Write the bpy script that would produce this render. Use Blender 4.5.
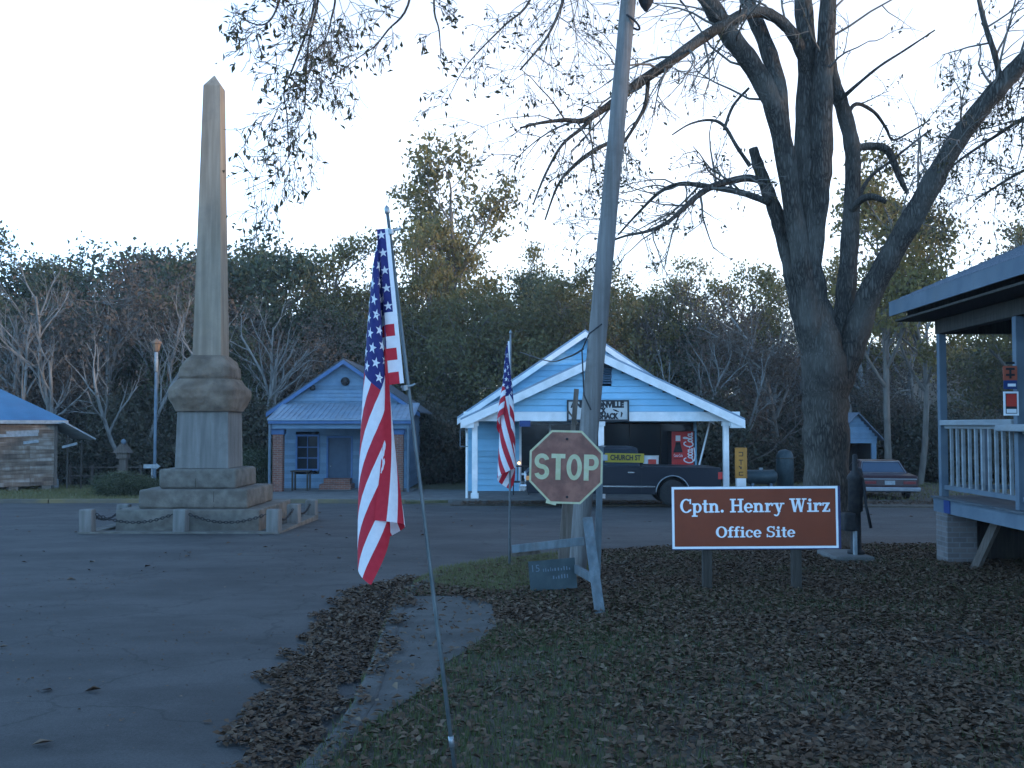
import bpy, bmesh, math, random
import numpy as np
from mathutils import Vector, Matrix
R = math.radians
sc = bpy.context.scene
col = sc.collection
for o in list(bpy.data.objects): bpy.data.objects.remove(o)

# ------------------------------------------------------------------ camera, sky, sun, exposure
FPX, PITCH, CAMZ = 1000.0, R(2.35), 1.65
cam = bpy.data.cameras.new('camera'); cam.sensor_width = 36; cam.lens = 36*FPX/1024
cam.clip_start = .05; cam.clip_end = 3000
co = bpy.data.objects.new('camera', cam); col.objects.link(co)
co.location = (0, 0, CAMZ); co.rotation_euler = (R(90)+PITCH, 0, 0); sc.camera = co
VEIL = 8.5
HAZE = .0005
SUN_AZ, SUN_EL = R(106), R(6)          # azimuth from the view axis towards the right
w = bpy.data.worlds.new('World'); sc.world = w; w.use_nodes = True
nt = w.node_tree; bg = nt.nodes['Background']
def wn(t, **k):
    x = nt.nodes.new(t)
    for a, b in k.items(): setattr(x, a, b)
    return x
def wl(a, b): nt.links.new(a, b)
sky = wn('ShaderNodeTexSky'); sky.sky_type = 'NISHITA'; sky.sun_disc = False
sky.sun_elevation = SUN_EL; sky.sun_rotation = SUN_AZ
sky.air_density = 1.0; sky.dust_density = .35; sky.ozone_density = 4.2
# thin bright cloud veil: thick low down all round, warmer and thicker on the sun's side
tcw = wn('ShaderNodeTexCoord'); sxyz = wn('ShaderNodeSeparateXYZ'); wl(tcw.outputs['Generated'], sxyz.inputs[0])
mr = wn('ShaderNodeMapRange', interpolation_type='SMOOTHSTEP'); mr.inputs['From Min'].default_value = .12; mr.inputs['From Max'].default_value = .75
mr.inputs['To Min'].default_value = 1; mr.inputs['To Max'].default_value = .12
wl(sxyz.outputs[2], mr.inputs['Value'])
mpw = wn('ShaderNodeMapping'); mpw.inputs['Scale'].default_value = (1, 1, 2.6); wl(tcw.outputs['Generated'], mpw.inputs[0])
nzw = wn('ShaderNodeTexNoise'); nzw.inputs['Scale'].default_value = 2.4; nzw.inputs['Detail'].default_value = 7; nzw.inputs['Roughness'].default_value = .55; wl(mpw.outputs[0], nzw.inputs[0])
mr2 = wn('ShaderNodeMapRange'); mr2.inputs['From Min'].default_value = .3; mr2.inputs['From Max'].default_value = .7; mr2.inputs['To Min'].default_value = .68; mr2.inputs['To Max'].default_value = 1.3
wl(nzw.outputs[0], mr2.inputs['Value'])
ml = wn('ShaderNodeMath', operation='MULTIPLY'); wl(mr.outputs[0], ml.inputs[0]); wl(mr2.outputs[0], ml.inputs[1])
dt_ = wn('ShaderNodeVectorMath', operation='DOT_PRODUCT'); dt_.inputs[1].default_value = (math.sin(R(32)), math.cos(R(32)), .1); wl(tcw.outputs['Generated'], dt_.inputs[0])
mr3 = wn('ShaderNodeMapRange', interpolation_type='SMOOTHSTEP'); mr3.inputs['From Min'].default_value = .15; mr3.inputs['From Max'].default_value = .85; wl(dt_.outputs['Value'], mr3.inputs['Value'])
vc = wn('ShaderNodeMixRGB'); vc.inputs[1].default_value = (VEIL*.37, VEIL*.71, VEIL*1.22, 1); vc.inputs[2].default_value = (VEIL*.43, VEIL*.43, VEIL*.44, 1); wl(mr3.outputs[0], vc.inputs[0])
veil = wn('ShaderNodeMixRGB'); veil.inputs[1].default_value = (0, 0, 0, 1); wl(ml.outputs[0], veil.inputs[0]); wl(vc.outputs[0], veil.inputs[2])
addw = wn('ShaderNodeMixRGB', blend_type='ADD'); addw.inputs[0].default_value = 1
wl(sky.outputs[0], addw.inputs[1]); wl(veil.outputs[0], addw.inputs[2])
wl(addw.outputs[0], bg.inputs[0]); bg.inputs[1].default_value = .15
sl = bpy.data.lights.new('sun', 'SUN'); sl.energy = 1.3; sl.angle = R(3); sl.color = (1, .72, .44)
so = bpy.data.objects.new('sun', sl); col.objects.link(so)
sd = Vector((math.sin(SUN_AZ)*math.cos(SUN_EL), math.cos(SUN_AZ)*math.cos(SUN_EL), math.sin(SUN_EL)))
so.rotation_euler = sd.to_track_quat('Z', 'Y').to_euler(); so.location = sd*60
sc.view_settings.view_transform = 'Standard'; sc.view_settings.look = 'None'
sc.view_settings.exposure = 1.36; sc.view_settings.gamma = 1
sc.render.engine = 'CYCLES'
sc.cycles.max_bounces = 6; sc.cycles.transparent_max_bounces = 8
sc.cycles.use_denoising = True

# ------------------------------------------------------------------ helpers
rnd = random.Random(7)
CP, SP = math.cos(PITCH), math.sin(PITCH)
def at(px, py, Y):
    """point of the line of sight through a photo pixel at ground distance Y"""
    a, b = (px-512)/FPX, (384-py)/FPX
    t = Y/(CP-b*SP)
    return Vector((a*t, Y, CAMZ+(SP+b*CP)*t))
def gz(y): return -.023*max(-30, min(y, 60))
def gp(px, py, up=0.):
    lo, hi = 1., 90.
    for _ in range(50):
        m = (lo+hi)/2
        if at(px, py, m).z > gz(m)+up: lo = m
        else: hi = m
    return at(px, py, lo)

def tag(o, label=None, cat=None, group=None, kind=None):
    if label: o['label'] = label
    if cat: o['category'] = cat
    if group: o['group'] = group
    if kind: o['kind'] = kind
    return o
def thing(name, label, cat, loc=(0, 0, 0), rz=0, group=None):
    o = bpy.data.objects.new(name, None); col.objects.link(o); o.empty_display_size = .2
    o.location = loc; o.rotation_euler = (0, 0, rz)
    return tag(o, label, cat, group)
def copy_tree(o, parent=None):
    c = o.copy(); col.objects.link(c)
    if parent: c.parent = parent
    for ch in list(o.children): copy_tree(ch, c)
    return c

class MB:
    def __init__(s): s.v = []; s.f = []; s.m = []; s.uv = {}
    def add(s, vs, fs, m=0):
        n = len(s.v); s.v += [tuple(p) for p in vs]
        for f in fs: s.f.append(tuple(i+n for i in f)); s.m.append(m)
        return s
    def box(s, x0, x1, y0, y1, z0, z1, m=0, M=None):
        vs = [Vector((x, y, z)) for x in (x0, x1) for y in (y0, y1) for z in (z0, z1)]
        if M is not None: vs = [M @ p for p in vs]
        return s.add(vs, [(0,1,3,2),(4,6,7,5),(0,4,5,1),(2,3,7,6),(0,2,6,4),(1,5,7,3)], m)
    def bar(s, a, b, wx, wy, m=0, up=(0, 0, 1)):
        """rectangular bar from a to b; wx across, wy along up"""
        a, b = Vector(a), Vector(b); d = (b-a).normalized(); u = Vector(up)
        if abs(d.dot(u)) > .98: u = Vector((0, 1, 0))
        r = d.cross(u).normalized(); u = r.cross(d)
        vs = [p+r*sx*wx/2+u*sy*wy/2 for p in (a, b) for sx, sy in ((-1,-1),(1,-1),(1,1),(-1,1))]
        return s.add(vs, [(0,1,2,3),(7,6,5,4),(0,4,5,1),(1,5,6,2),(2,6,7,3),(3,7,4,0)], m)
    def tube(s, pts, rad, n=8, m=0, cap=True):
        pts = [Vector(p) for p in pts]
        if not hasattr(rad, '__len__'): rad = [rad]*len(pts)
        rings = []; pr = None
        for i, p in enumerate(pts):
            d = (pts[min(i+1, len(pts)-1)]-pts[max(i-1, 0)])
            d = d.normalized() if d.length > 1e-9 else Vector((0, 0, 1))
            if pr is None:
                u = Vector((0, 1, 0)) if abs(d.y) < .9 else Vector((1, 0, 0))
                pr = d.cross(u).normalized()
            pr = (pr-d*pr.dot(d)); pr = pr.normalized() if pr.length > 1e-6 else d.orthogonal().normalized()
            q = d.cross(pr)
            rings.append([p+(pr*math.cos(2*math.pi*k/n)+q*math.sin(2*math.pi*k/n))*rad[i] for k in range(n)])
        vs = [v for r in rings for v in r]; fs = []
        for i in range(len(pts)-1):
            for k in range(n):
                fs.append((i*n+k, i*n+(k+1) % n, (i+1)*n+(k+1) % n, (i+1)*n+k))
        if cap: fs += [tuple(range(n))[::-1], tuple(range((len(pts)-1)*n, len(pts)*n))]
        return s.add(vs, fs, m)
    def lathe(s, prof, c=(0, 0, 0), n=20, m=0):
        return s.tube([(c[0], c[1], c[2]+z) for r, z in prof], [max(r, 1e-4) for r, z in prof], n, m)
    def prism(s, poly, M, d0, d1, m=0):
        """poly (a,b) in a plane; M maps (a,b,d) to the world"""
        n = len(poly)
        vs = [M @ Vector((a, b, d)) for d in (d0, d1) for a, b in poly]
        return s.add(vs, [tuple(range(n))[::-1], tuple(range(n, 2*n))]+[(i, (i+1) % n, n+(i+1) % n, n+i) for i in range(n)], m)
    def build(s, name, mats, parent=None, smooth=False, bevel=0, seg=2, sub=0):
        me = bpy.data.meshes.new(name)
        of = Vector((0, 0, 0))
        root = parent
        while root is not None:
            of += Vector(root.get('_o', (0, 0, 0))); root = root.parent
        me.from_pydata([(x-of.x, y-of.y, z-of.z) for x, y, z in s.v], [], s.f)
        for m in (mats if isinstance(mats, (list, tuple)) else [mats]): me.materials.append(m)
        me.polygons.foreach_set('material_index', s.m)
        bm = bmesh.new(); bm.from_mesh(me); bmesh.ops.recalc_face_normals(bm, faces=bm.faces)
        if bevel:
            bmesh.ops.remove_doubles(bm, verts=bm.verts, dist=1e-5)
            es = [e for e in bm.edges if len(e.link_faces) == 2 and e.calc_face_angle(0) > .5]
            bmesh.ops.bevel(bm, geom=es, offset=bevel, segments=seg, affect='EDGES', profile=.6, clamp_overlap=True)
        bm.to_mesh(me); bm.free()
        if smooth:
            me.polygons.foreach_set('use_smooth', [True]*len(me.polygons))
        o = bpy.data.objects.new(name, me); col.objects.link(o); o.parent = parent
        if sub:
            md = o.modifiers.new('s', 'SUBSURF'); md.levels = md.render_levels = sub
        return o
def T_(*ps):  # thing whose parts are authored in world coordinates: root sits at loc
    pass
def wthing(name, label, cat, loc, group=None):
    o = thing(name, label, cat, loc, 0, group); o['_o'] = tuple(loc); return o
XZ = Matrix(((1,0,0,0),(0,0,1,0),(0,1,0,0),(0,0,0,1)))      # (a,b,d) -> x=a, z=b, y=d
YZ = Matrix(((0,0,1,0),(1,0,0,0),(0,1,0,0),(0,0,0,1)))      # (a,b,d) -> y=a, z=b, x=d

# ------------------------------------------------------------------ materials
def newmat(name):
    m = bpy.data.materials.new(name); m.use_nodes = True
    n = m.node_tree; return m, n, n.nodes['Principled BSDF']
def ND(n, t, **k):
    x = n.nodes.new(t)
    for a, b in k.items(): setattr(x, a, b)
    return x
def pm(name, c1, c2=None, scale=6, rough=.8, metal=0, bump=0, bscale=None, stretch=(1,1,1), spec=.35, detail=6, dirt=None, dscale=1.2, damt=.5, lo=.35, hi=.65):
    m, n, b = newmat(name); L = n.links.new
    b.inputs['Roughness'].default_value = rough; b.inputs['Metallic'].default_value = metal
    b.inputs['Specular IOR Level'].default_value = spec
    tc = ND(n, 'ShaderNodeTexCoord'); mp = ND(n, 'ShaderNodeMapping'); mp.inputs['Scale'].default_value = stretch
    L(tc.outputs['Object'], mp.inputs[0])
    nz = ND(n, 'ShaderNodeTexNoise'); nz.inputs['Scale'].default_value = scale; nz.inputs['Detail'].default_value = detail
    L(mp.outputs[0], nz.inputs[0])
    cr = ND(n, 'ShaderNodeValToRGB'); e = cr.color_ramp.elements
    e[0].position, e[1].position = lo, hi
    e[0].color = (*c1, 1); e[1].color = (*(c2 or [min(1, x*1.25) for x in c1]), 1)
    L(nz.outputs[0], cr.inputs[0]); out = cr.outputs[0]
    if dirt:
        n2 = ND(n, 'ShaderNodeTexNoise'); n2.inputs['Scale'].default_value = dscale; n2.inputs['Detail'].default_value = 8; n2.inputs['Roughness'].default_value = .7
        L(tc.outputs['Object'], n2.inputs[0])
        r2 = ND(n, 'ShaderNodeValToRGB'); r2.color_ramp.elements[0].position = .48; r2.color_ramp.elements[1].position = .72
        r2.color_ramp.elements[1].color = (damt,)*3+(1,)
        L(n2.outputs[0], r2.inputs[0])
        mx = ND(n, 'ShaderNodeMixRGB'); mx.inputs[2].default_value = (*dirt, 1)
        L(r2.outputs[0], mx.inputs[0]); L(out, mx.inputs[1]); out = mx.outputs[0]
    L(out, b.inputs['Base Color'])
    if bump:
        n3 = ND(n, 'ShaderNodeTexNoise'); n3.inputs['Scale'].default_value = bscale or scale*4; n3.inputs['Detail'].default_value = 6
        L(mp.outputs[0], n3.inputs[0])
        bp = ND(n, 'ShaderNodeBump'); bp.inputs['Strength'].default_value = min(1, bump); bp.inputs['Distance'].default_value = .02*max(1, bump)
        L(n3.outputs[0], bp.inputs['Height']); L(bp.outputs[0], b.inputs['Normal'])
    return m
def vary_boards(m, amt=.16):
    n = m.node_tree; b = n.nodes['Principled BSDF']; src = b.inputs['Base Color'].links[0].from_socket
    g = ND(n, 'ShaderNodeNewGeometry'); mr = ND(n, 'ShaderNodeMapRange'); mr.inputs['To Min'].default_value = 1-amt; mr.inputs['To Max'].default_value = 1+amt*.4
    n.links.new(g.outputs['Random Per Island'], mr.inputs['Value'])
    mx = ND(n, 'ShaderNodeMixRGB', blend_type='MULTIPLY'); mx.inputs[0].default_value = 1
    n.links.new(src, mx.inputs[1]); n.links.new(mr.outputs[0], mx.inputs[2]); n.links.new(mx.outputs[0], b.inputs['Base Color'])
def leafmat(name, cols, rough=.7, trans=.25):
    """random colour per leaf, a little light through the blade"""
    m, n, b = newmat(name); L = n.links.new
    g = ND(n, 'ShaderNodeNewGeometry'); cr = ND(n, 'ShaderNodeValToRGB'); cr.color_ramp.interpolation = 'LINEAR'
    el = cr.color_ramp.elements
    while len(el) < len(cols): el.new(.5)
    for i, c in enumerate(cols): el[i].position = i/(len(cols)-1); el[i].color = (*c, 1)
    L(g.outputs['Random Per Island'], cr.inputs[0]); L(cr.outputs[0], b.inputs['Base Color'])
    b.inputs['Roughness'].default_value = rough; b.inputs['Specular IOR Level'].default_value = .25
    if trans:
        t = ND(n, 'ShaderNodeBsdfTranslucent'); mx = ND(n, 'ShaderNodeMixShader'); mx.inputs[0].default_value = trans
        L(cr.outputs[0], t.inputs[0]); L(b.outputs[0], mx.inputs[1]); L(t.outputs[0], mx.inputs[2])
        L(mx.outputs[0], n.nodes['Material Output'].inputs[0])
    return m
def brickmat(name, c1, c2, mortar, sx=.2, sz=.07, axis='XZ'):
    m, n, b = newmat(name); L = n.links.new
    tc = ND(n, 'ShaderNodeTexCoord'); sep = ND(n, 'ShaderNodeSeparateXYZ'); cb = ND(n, 'ShaderNodeCombineXYZ'); ad = ND(n, 'ShaderNodeMath')
    L(tc.outputs['Object'], sep.inputs[0]); L(sep.outputs[0], ad.inputs[0]); L(sep.outputs[1], ad.inputs[1])
    L(ad.outputs[0], cb.inputs[0]); L(sep.outputs[2], cb.inputs[1])
    br = ND(n, 'ShaderNodeTexBrick'); br.inputs['Scale'].default_value = 1
    br.inputs['Brick Width'].default_value = sx; br.inputs['Row Height'].default_value = sz; br.inputs['Mortar Size'].default_value = .008
    br.inputs['Color1'].default_value = (*c1, 1); br.inputs['Color2'].default_value = (*c2, 1); br.inputs['Mortar'].default_value = (*mortar, 1)
    L(cb.outputs[0], br.inputs[0])
    nz = ND(n, 'ShaderNodeTexNoise'); nz.inputs['Scale'].default_value = 5; nz.inputs['Detail'].default_value = 6; L(tc.outputs['Object'], nz.inputs[0])
    mx = ND(n, 'ShaderNodeMixRGB', blend_type='MULTIPLY'); mx.inputs[0].default_value = .6
    L(br.outputs[0], mx.inputs[1]); L(nz.outputs[0], mx.inputs[2])
    gm = ND(n, 'ShaderNodeMixRGB', blend_type='MULTIPLY'); gm.inputs[0].default_value = 1; gm.inputs[2].default_value = (1.5, 1.5, 1.5, 1)
    L(mx.outputs[0], gm.inputs[1]); L(gm.outputs[0], b.inputs['Base Color']); b.inputs['Roughness'].default_value = .9
    bp = ND(n, 'ShaderNodeBump'); bp.inputs['Strength'].default_value = .5; bp.inputs['Distance'].default_value = .01
    L(br.outputs['Fac'], bp.inputs['Height']); bp.invert = True; L(bp.outputs[0], b.inputs['Normal'])
    return m
def barkmat(name, c1, c2, s=9, zs=.22):
    m, n, b = newmat(name); L = n.links.new
    tc = ND(n, 'ShaderNodeTexCoord'); mp = ND(n, 'ShaderNodeMapping'); mp.inputs['Scale'].default_value = (1, 1, zs); L(tc.outputs['Object'], mp.inputs[0])
    nz = ND(n, 'ShaderNodeTexNoise'); nz.inputs['Scale'].default_value = s*.6; nz.inputs['Detail'].default_value = 5; L(mp.outputs[0], nz.inputs[0])
    ad = ND(n, 'ShaderNodeVectorMath', operation='MULTIPLY_ADD'); ad.inputs[1].default_value = (.12,)*3
    L(nz.outputs['Color'], ad.inputs[0]); L(mp.outputs[0], ad.inputs[2])
    vo = ND(n, 'ShaderNodeTexVoronoi', feature='DISTANCE_TO_EDGE'); vo.inputs['Scale'].default_value = s; L(ad.outputs[0], vo.inputs[0])
    n2 = ND(n, 'ShaderNodeTexNoise'); n2.inputs['Scale'].default_value = 1.6; n2.inputs['Detail'].default_value = 7; L(tc.outputs['Object'], n2.inputs[0])
    cr = ND(n, 'ShaderNodeValToRGB'); cr.color_ramp.elements[0].position = .02; cr.color_ramp.elements[1].position = .3
    cr.color_ramp.elements[0].color = (*[x*.35 for x in c1], 1); cr.color_ramp.elements[1].color = (*c1, 1); L(vo.outputs['Distance'], cr.inputs[0])
    r2 = ND(n, 'ShaderNodeValToRGB'); r2.color_ramp.elements[0].position = .45; r2.color_ramp.elements[1].position = .65; L(n2.outputs[0], r2.inputs[0])
    mx = ND(n, 'ShaderNodeMixRGB'); mx.inputs[2].default_value = (*c2, 1)
    ml = ND(n, 'ShaderNodeMath', operation='MULTIPLY'); ml.inputs[1].default_value = .6; L(r2.outputs[0], ml.inputs[0]); L(ml.outputs[0], mx.inputs[0])
    L(cr.outputs[0], mx.inputs[1]); L(mx.outputs[0], b.inputs['Base Color']); b.inputs['Roughness'].default_value = .95; b.inputs['Specular IOR Level'].default_value = .1
    bp = ND(n, 'ShaderNodeBump'); bp.inputs['Strength'].default_value = 1; bp.inputs['Distance'].default_value = .05
    mn = ND(n, 'ShaderNodeMath', operation='MINIMUM'); mn.inputs[1].default_value = .25; L(vo.outputs['Distance'], mn.inputs[0])
    L(mn.outputs[0], bp.inputs['Height']); L(bp.outputs[0], b.inputs['Normal'])
    return m
def glassmat(name, c=(.012, .016, .02), rough=.1):
    m, n, b = newmat(name); b.inputs['Base Color'].default_value = (*c, 1); b.inputs['Roughness'].default_value = rough
    b.inputs['Specular IOR Level'].default_value = .3
    return m
def emitmat(name, c, s):
    m, n, b = newmat(name); b.inputs['Base Color'].default_value = (*c, 1)
    b.inputs['Emission Color'].default_value = (*c, 1); b.inputs['Emission Strength'].default_value = s; return m

M = dict(
 white=pm('white_paint', (.64,.65,.64), (.76,.76,.75), 3, .6, dirt=(.4,.4,.38), dscale=2, damt=.35),
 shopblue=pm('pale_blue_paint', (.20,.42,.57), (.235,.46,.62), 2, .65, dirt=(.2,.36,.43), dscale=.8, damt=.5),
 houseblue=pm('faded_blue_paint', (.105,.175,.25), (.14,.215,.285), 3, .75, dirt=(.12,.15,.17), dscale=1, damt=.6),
 bluetrim=pm('blue_trim_paint', (.045,.10,.21), (.065,.13,.25), 4, .6),
 tin=pm('pale_tin_roof', (.17,.235,.3), (.23,.29,.35), 2, .55, .1, dirt=(.15,.125,.11), dscale=1.1, damt=.5),
 barnroof=pm('sky_tinted_tin_roof', (.038,.125,.225), (.052,.15,.27), 1.5, .55, 0, dirt=(.05,.10,.19), dscale=1.2, damt=.6),  # barn roof: blue of the reflected sky put into the tin's colour
 shingle=pm('grey_shingles', (.09,.11,.14), (.16,.18,.21), 14, .9, bump=.5, stretch=(1,3,1)),
 darkroof=pm('dark_shingles', (.04,.05,.06), (.08,.09,.1), 10, .9, bump=.4),
 greypaint=pm('grey_blue_paint', (.085,.115,.145), (.125,.16,.19), 4, .7, dirt=(.07,.08,.085), dscale=2, damt=.6),
 palegrey=pm('pale_worn_paint', (.19,.21,.22), (.29,.31,.32), 8, .7, dirt=(.24,.22,.2), dscale=3, damt=.7, bump=.3, bscale=25, stretch=(1,.15,1)),
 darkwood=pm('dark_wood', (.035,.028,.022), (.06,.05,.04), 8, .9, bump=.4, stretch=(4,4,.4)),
 wood=pm('weathered_wood', (.085,.065,.05), (.14,.11,.09), 9, .9, bump=.6, bscale=30, stretch=(3,3,.25), dirt=(.05,.04,.033), dscale=2, damt=.6),
 polewood=pm('utility_pole_wood', (.14,.125,.115), (.22,.205,.19), 6, .95, bump=.9, bscale=30, stretch=(3,3,.12), dirt=(.1,.085,.07), dscale=1.7, damt=.7),
 paintwood=pm('worn_white_board', (.075,.095,.105), (.13,.15,.16), 7, .8, bump=.4, bscale=20, stretch=(2,2,.3), dirt=(.08,.065,.055), dscale=5, damt=.7),
 stone=pm('pale_granite', (.14,.12,.1), (.21,.18,.15), 7, .9, bump=.3, bscale=60, dirt=(.19,.16,.13), dscale=1.3, damt=.75),
 shaftstone=pm('tan_granite', (.20,.15,.105), (.30,.23,.165), 3.5, .85, bump=.2, bscale=70, stretch=(2.4,2.4,.16), dirt=(.13,.105,.09), dscale=.9, damt=.55),
 dado=pm('grey_granite', (.115,.11,.10), (.185,.175,.16), 3.5, .85, bump=.2, bscale=70, stretch=(2.2,2.2,.22), dirt=(.085,.08,.07), dscale=1.4, damt=.7),
 rough_stone=pm('rough_brown_granite', (.115,.083,.058), (.20,.15,.11), 3.4, .95, bump=1.6, bscale=9, dirt=(.07,.055,.045), dscale=1.8, damt=.7),
 step=pm('weathered_stone_steps', (.09,.08,.066), (.155,.14,.118), 5, .95, bump=.8, bscale=18, dirt=(.1,.085,.07), dscale=1.8, damt=.85),
 concrete=pm('concrete', (.105,.1,.092), (.155,.148,.138), 3, .9, bump=.5, bscale=50, dirt=(.06,.055,.05), dscale=1.3, damt=.75),
 iron=pm('dark_iron', (.022,.022,.024), (.045,.04,.038), 14, .7, .4, bump=.3),
 steel=pm('galvanised_steel', (.2,.22,.23), (.3,.32,.33), 9, .42, .5),
 black=pm('black_paint', (.012,.013,.015), (.02,.021,.024), 10, .6),
 brownsign=pm('brown_sign_paint', (.19,.034,.009), (.215,.04,.012), 3, .6, dirt=(.15,.03,.012), dscale=2.5, damt=.5),
 signwhite=pm('white_sheeting', (.72,.73,.74), (.8,.8,.8), 5, .5),
 stopred=pm('faded_red_sheeting', (.165,.058,.04), (.26,.105,.07), 9, .55, dirt=(.12,.05,.035), dscale=7, damt=.9, detail=10),
 stopwhite=pm('aged_white_sheeting', (.40,.38,.21), (.50,.47,.29), 18, .55, dirt=(.3,.3,.25), dscale=9, damt=.5),
 yellow=pm('yellow_sheeting', (.30,.215,.012), (.36,.26,.018), 8, .5),
 orange=pm('orange_sign_paint', (.33,.15,.02), (.42,.2,.03), 4, .6),
 plaque=pm('dark_green_metal', (.016,.03,.034), (.028,.045,.05), 7, .5, .2, dirt=(.09,.1,.1), dscale=6, damt=.4),
 blueplate=pm('blue_plate', (.012,.035,.13), (.02,.045,.16), 6, .5),
 red=pm('red_print', (.45,.035,.025), (.52,.05,.03), 6, .45),
 cokered=pm('red_machine_panel', (.55,.02,.018), (.62,.03,.022), 4, .35),
 glass=glassmat('dark_window_glass'),
 truck=pm('black_truck_paint', (.006,.008,.014), (.009,.011,.018), 2, .3, 0, spec=.3),
 chrome=pm('chrome', (.6,.6,.6), (.65,.65,.65), 5, .18, .95),
 rubber=pm('tyre_rubber', (.012,.012,.012), (.02,.02,.02), 20, .85),
 maroon=pm('maroon_car_paint', (.022,.006,.008), (.028,.008,.01), 2, .28, 0, spec=.3),
 taillight=pm('red_lens', (.40,.015,.012), (.46,.02,.015), 8, .25, spec=.6),
 carlight=pm('dull_red_lens', (.13,.012,.012), (.16,.015,.014), 8, .3),
 carchrome=pm('dull_chrome', (.16,.165,.18), (.22,.225,.24), 5, .3, .6),
 darksteel=pm('dull_steel_tube', (.075,.095,.10), (.12,.14,.145), 9, .45, .4),
 amber=pm('amber_lens', (.8,.25,.06), (.85,.3,.08), 8, .3),
 flagred=pm('flag_red', (.50,.018,.035), (.55,.025,.045), 40, .7),
 flagwhite=pm('flag_white', (.74,.73,.75), (.8,.79,.8), 40, .7),
 flagblue=pm('flag_blue', (.018,.022,.13), (.025,.03,.16), 40, .7),
 brick=brickmat('red_brick', (.22,.075,.045), (.15,.05,.035), (.2,.17,.14)),
 bark=barkmat('furrowed_bark', (.105,.092,.078), (.14,.125,.105), 26, .16),
 palebark=pm('pale_bark', (.12,.112,.10), (.21,.198,.18), 5, .95, stretch=(1,1,.4)),
 greybark=pm('grey_bark', (.10,.085,.07), (.17,.145,.12), 5, .95, bump=.6, stretch=(1,1,.3)),
)
M['deck'] = pm('worn_deck_boards', (.05,.06,.07), (.085,.095,.105), 6, .85, bump=.4, stretch=(8,.5,1))
vary_boards(M['shopblue']); vary_boards(M['houseblue'], .22)
def cloth_translucent(m, amt=.3):
    n = m.node_tree; b = n.nodes['Principled BSDF']; src = b.inputs['Base Color'].links[0].from_socket
    t = ND(n, 'ShaderNodeBsdfTranslucent'); mx = ND(n, 'ShaderNodeMixShader'); mx.inputs[0].default_value = amt
    n.links.new(src, t.inputs[0]); n.links.new(b.outputs[0], mx.inputs[1]); n.links.new(t.outputs[0], mx.inputs[2])
    n.links.new(mx.outputs[0], n.nodes['Material Output'].inputs[0])
for k in ('flagred', 'flagwhite', 'flagblue'): cloth_translucent(M[k])

# asphalt: patched, cracked, with darker stains and pale worn tracks
def asphalt():
    m, n, b = newmat('worn_asphalt'); L = n.links.new
    tc = ND(n, 'ShaderNodeTexCoord')
    def noise(s, d, st=(1, 1, 1)):
        mp = ND(n, 'ShaderNodeMapping'); mp.inputs['Scale'].default_value = st; L(tc.outputs['Object'], mp.inputs[0])
        z = ND(n, 'ShaderNodeTexNoise'); z.inputs['Scale'].default_value = s; z.inputs['Detail'].default_value = d; z.inputs['Roughness'].default_value = .65; L(mp.outputs[0], z.inputs[0]); return z.outputs[0]
    def ramp(x, a, b_, ca, cb):
        r = ND(n, 'ShaderNodeValToRGB'); e = r.color_ramp.elements; e[0].position, e[1].position = a, b_; e[0].color = (*ca, 1); e[1].color = (*cb, 1); L(x, r.inputs[0]); return r.outputs[0]
    def mix(f, a, b_, t='MIX'):
        x = ND(n, 'ShaderNodeMixRGB', blend_type=t)
        for i, s in enumerate((f, a, b_)):
            if isinstance(s, (int, float)): x.inputs[i].default_value = s
            else: L(s, x.inputs[i])
        return x.outputs[0]
    c = ramp(noise(.35, 10, (1, 1.5, 1)), .33, .68, (.034,.033,.032), (.066,.063,.060))
    c = mix(.55, c, ramp(noise(60, 3), .3, .7, (.38,)*3, (1.45,)*3), 'MULTIPLY')
    c = mix(1., c, ramp(noise(.7, 5, (1, 1.5, 1)), .44, .56, (.86,)*3, (1.03,)*3), 'MULTIPLY')
    c = mix(1., c, ramp(noise(2.1, 8, (1, 1.4, 1)), .3, .5, (.8,)*3, (1.04,)*3), 'MULTIPLY')
    vo = ND(n, 'ShaderNodeTexVoronoi', feature='DISTANCE_TO_EDGE'); vo.inputs['Scale'].default_value = .55
    z = ND(n, 'ShaderNodeTexNoise'); z.inputs['Scale'].default_value = 1.5; z.inputs['Detail'].default_value = 6
    a = ND(n, 'ShaderNodeVectorMath', operation='MULTIPLY_ADD'); a.inputs[1].default_value = (.9,)*3
    L(tc.outputs['Object'], z.inputs[0]); L(z.outputs['Color'], a.inputs[0]); L(tc.outputs['Object'], a.inputs[2]); L(a.outputs[0], vo.inputs[0])
    c = mix(1., c, ramp(vo.outputs['Distance'], .003, .012, (.6,)*3, (1,)*3), 'MULTIPLY')
    L(c, b.inputs['Base Color']); b.inputs['Roughness'].default_value = .8; b.inputs['Specular IOR Level'].default_value = .3
    bp = ND(n, 'ShaderNodeBump'); bp.inputs['Strength'].default_value = .5; bp.inputs['Distance'].default_value = .008
    L(noise(120, 2), bp.inputs['Height']); L(bp.outputs[0], b.inputs['Normal'])
    return m
M['asphalt'] = asphalt()
M['dirt'] = pm('leafy_dirt', (.055,.042,.032), (.10,.078,.058), 9, .95, bump=1, bscale=30, dirt=(.05,.055,.025), dscale=.7, damt=.6)
M['verge'] = pm('dry_grass_verge', (.075,.075,.032), (.13,.115,.06), 4, .95, bump=1, bscale=25, dirt=(.09,.065,.045), dscale=.5, damt=.8)
M['woodfloor'] = pm('woodland_floor', (.05,.04,.028), (.09,.07,.045), 2, .95, bump=1, bscale=8)
M['kerb'] = pm('worn_yellow_kerb', (.10,.09,.075), (.17,.13,.065), 1.1, .9, bump=.5, bscale=30)

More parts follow.
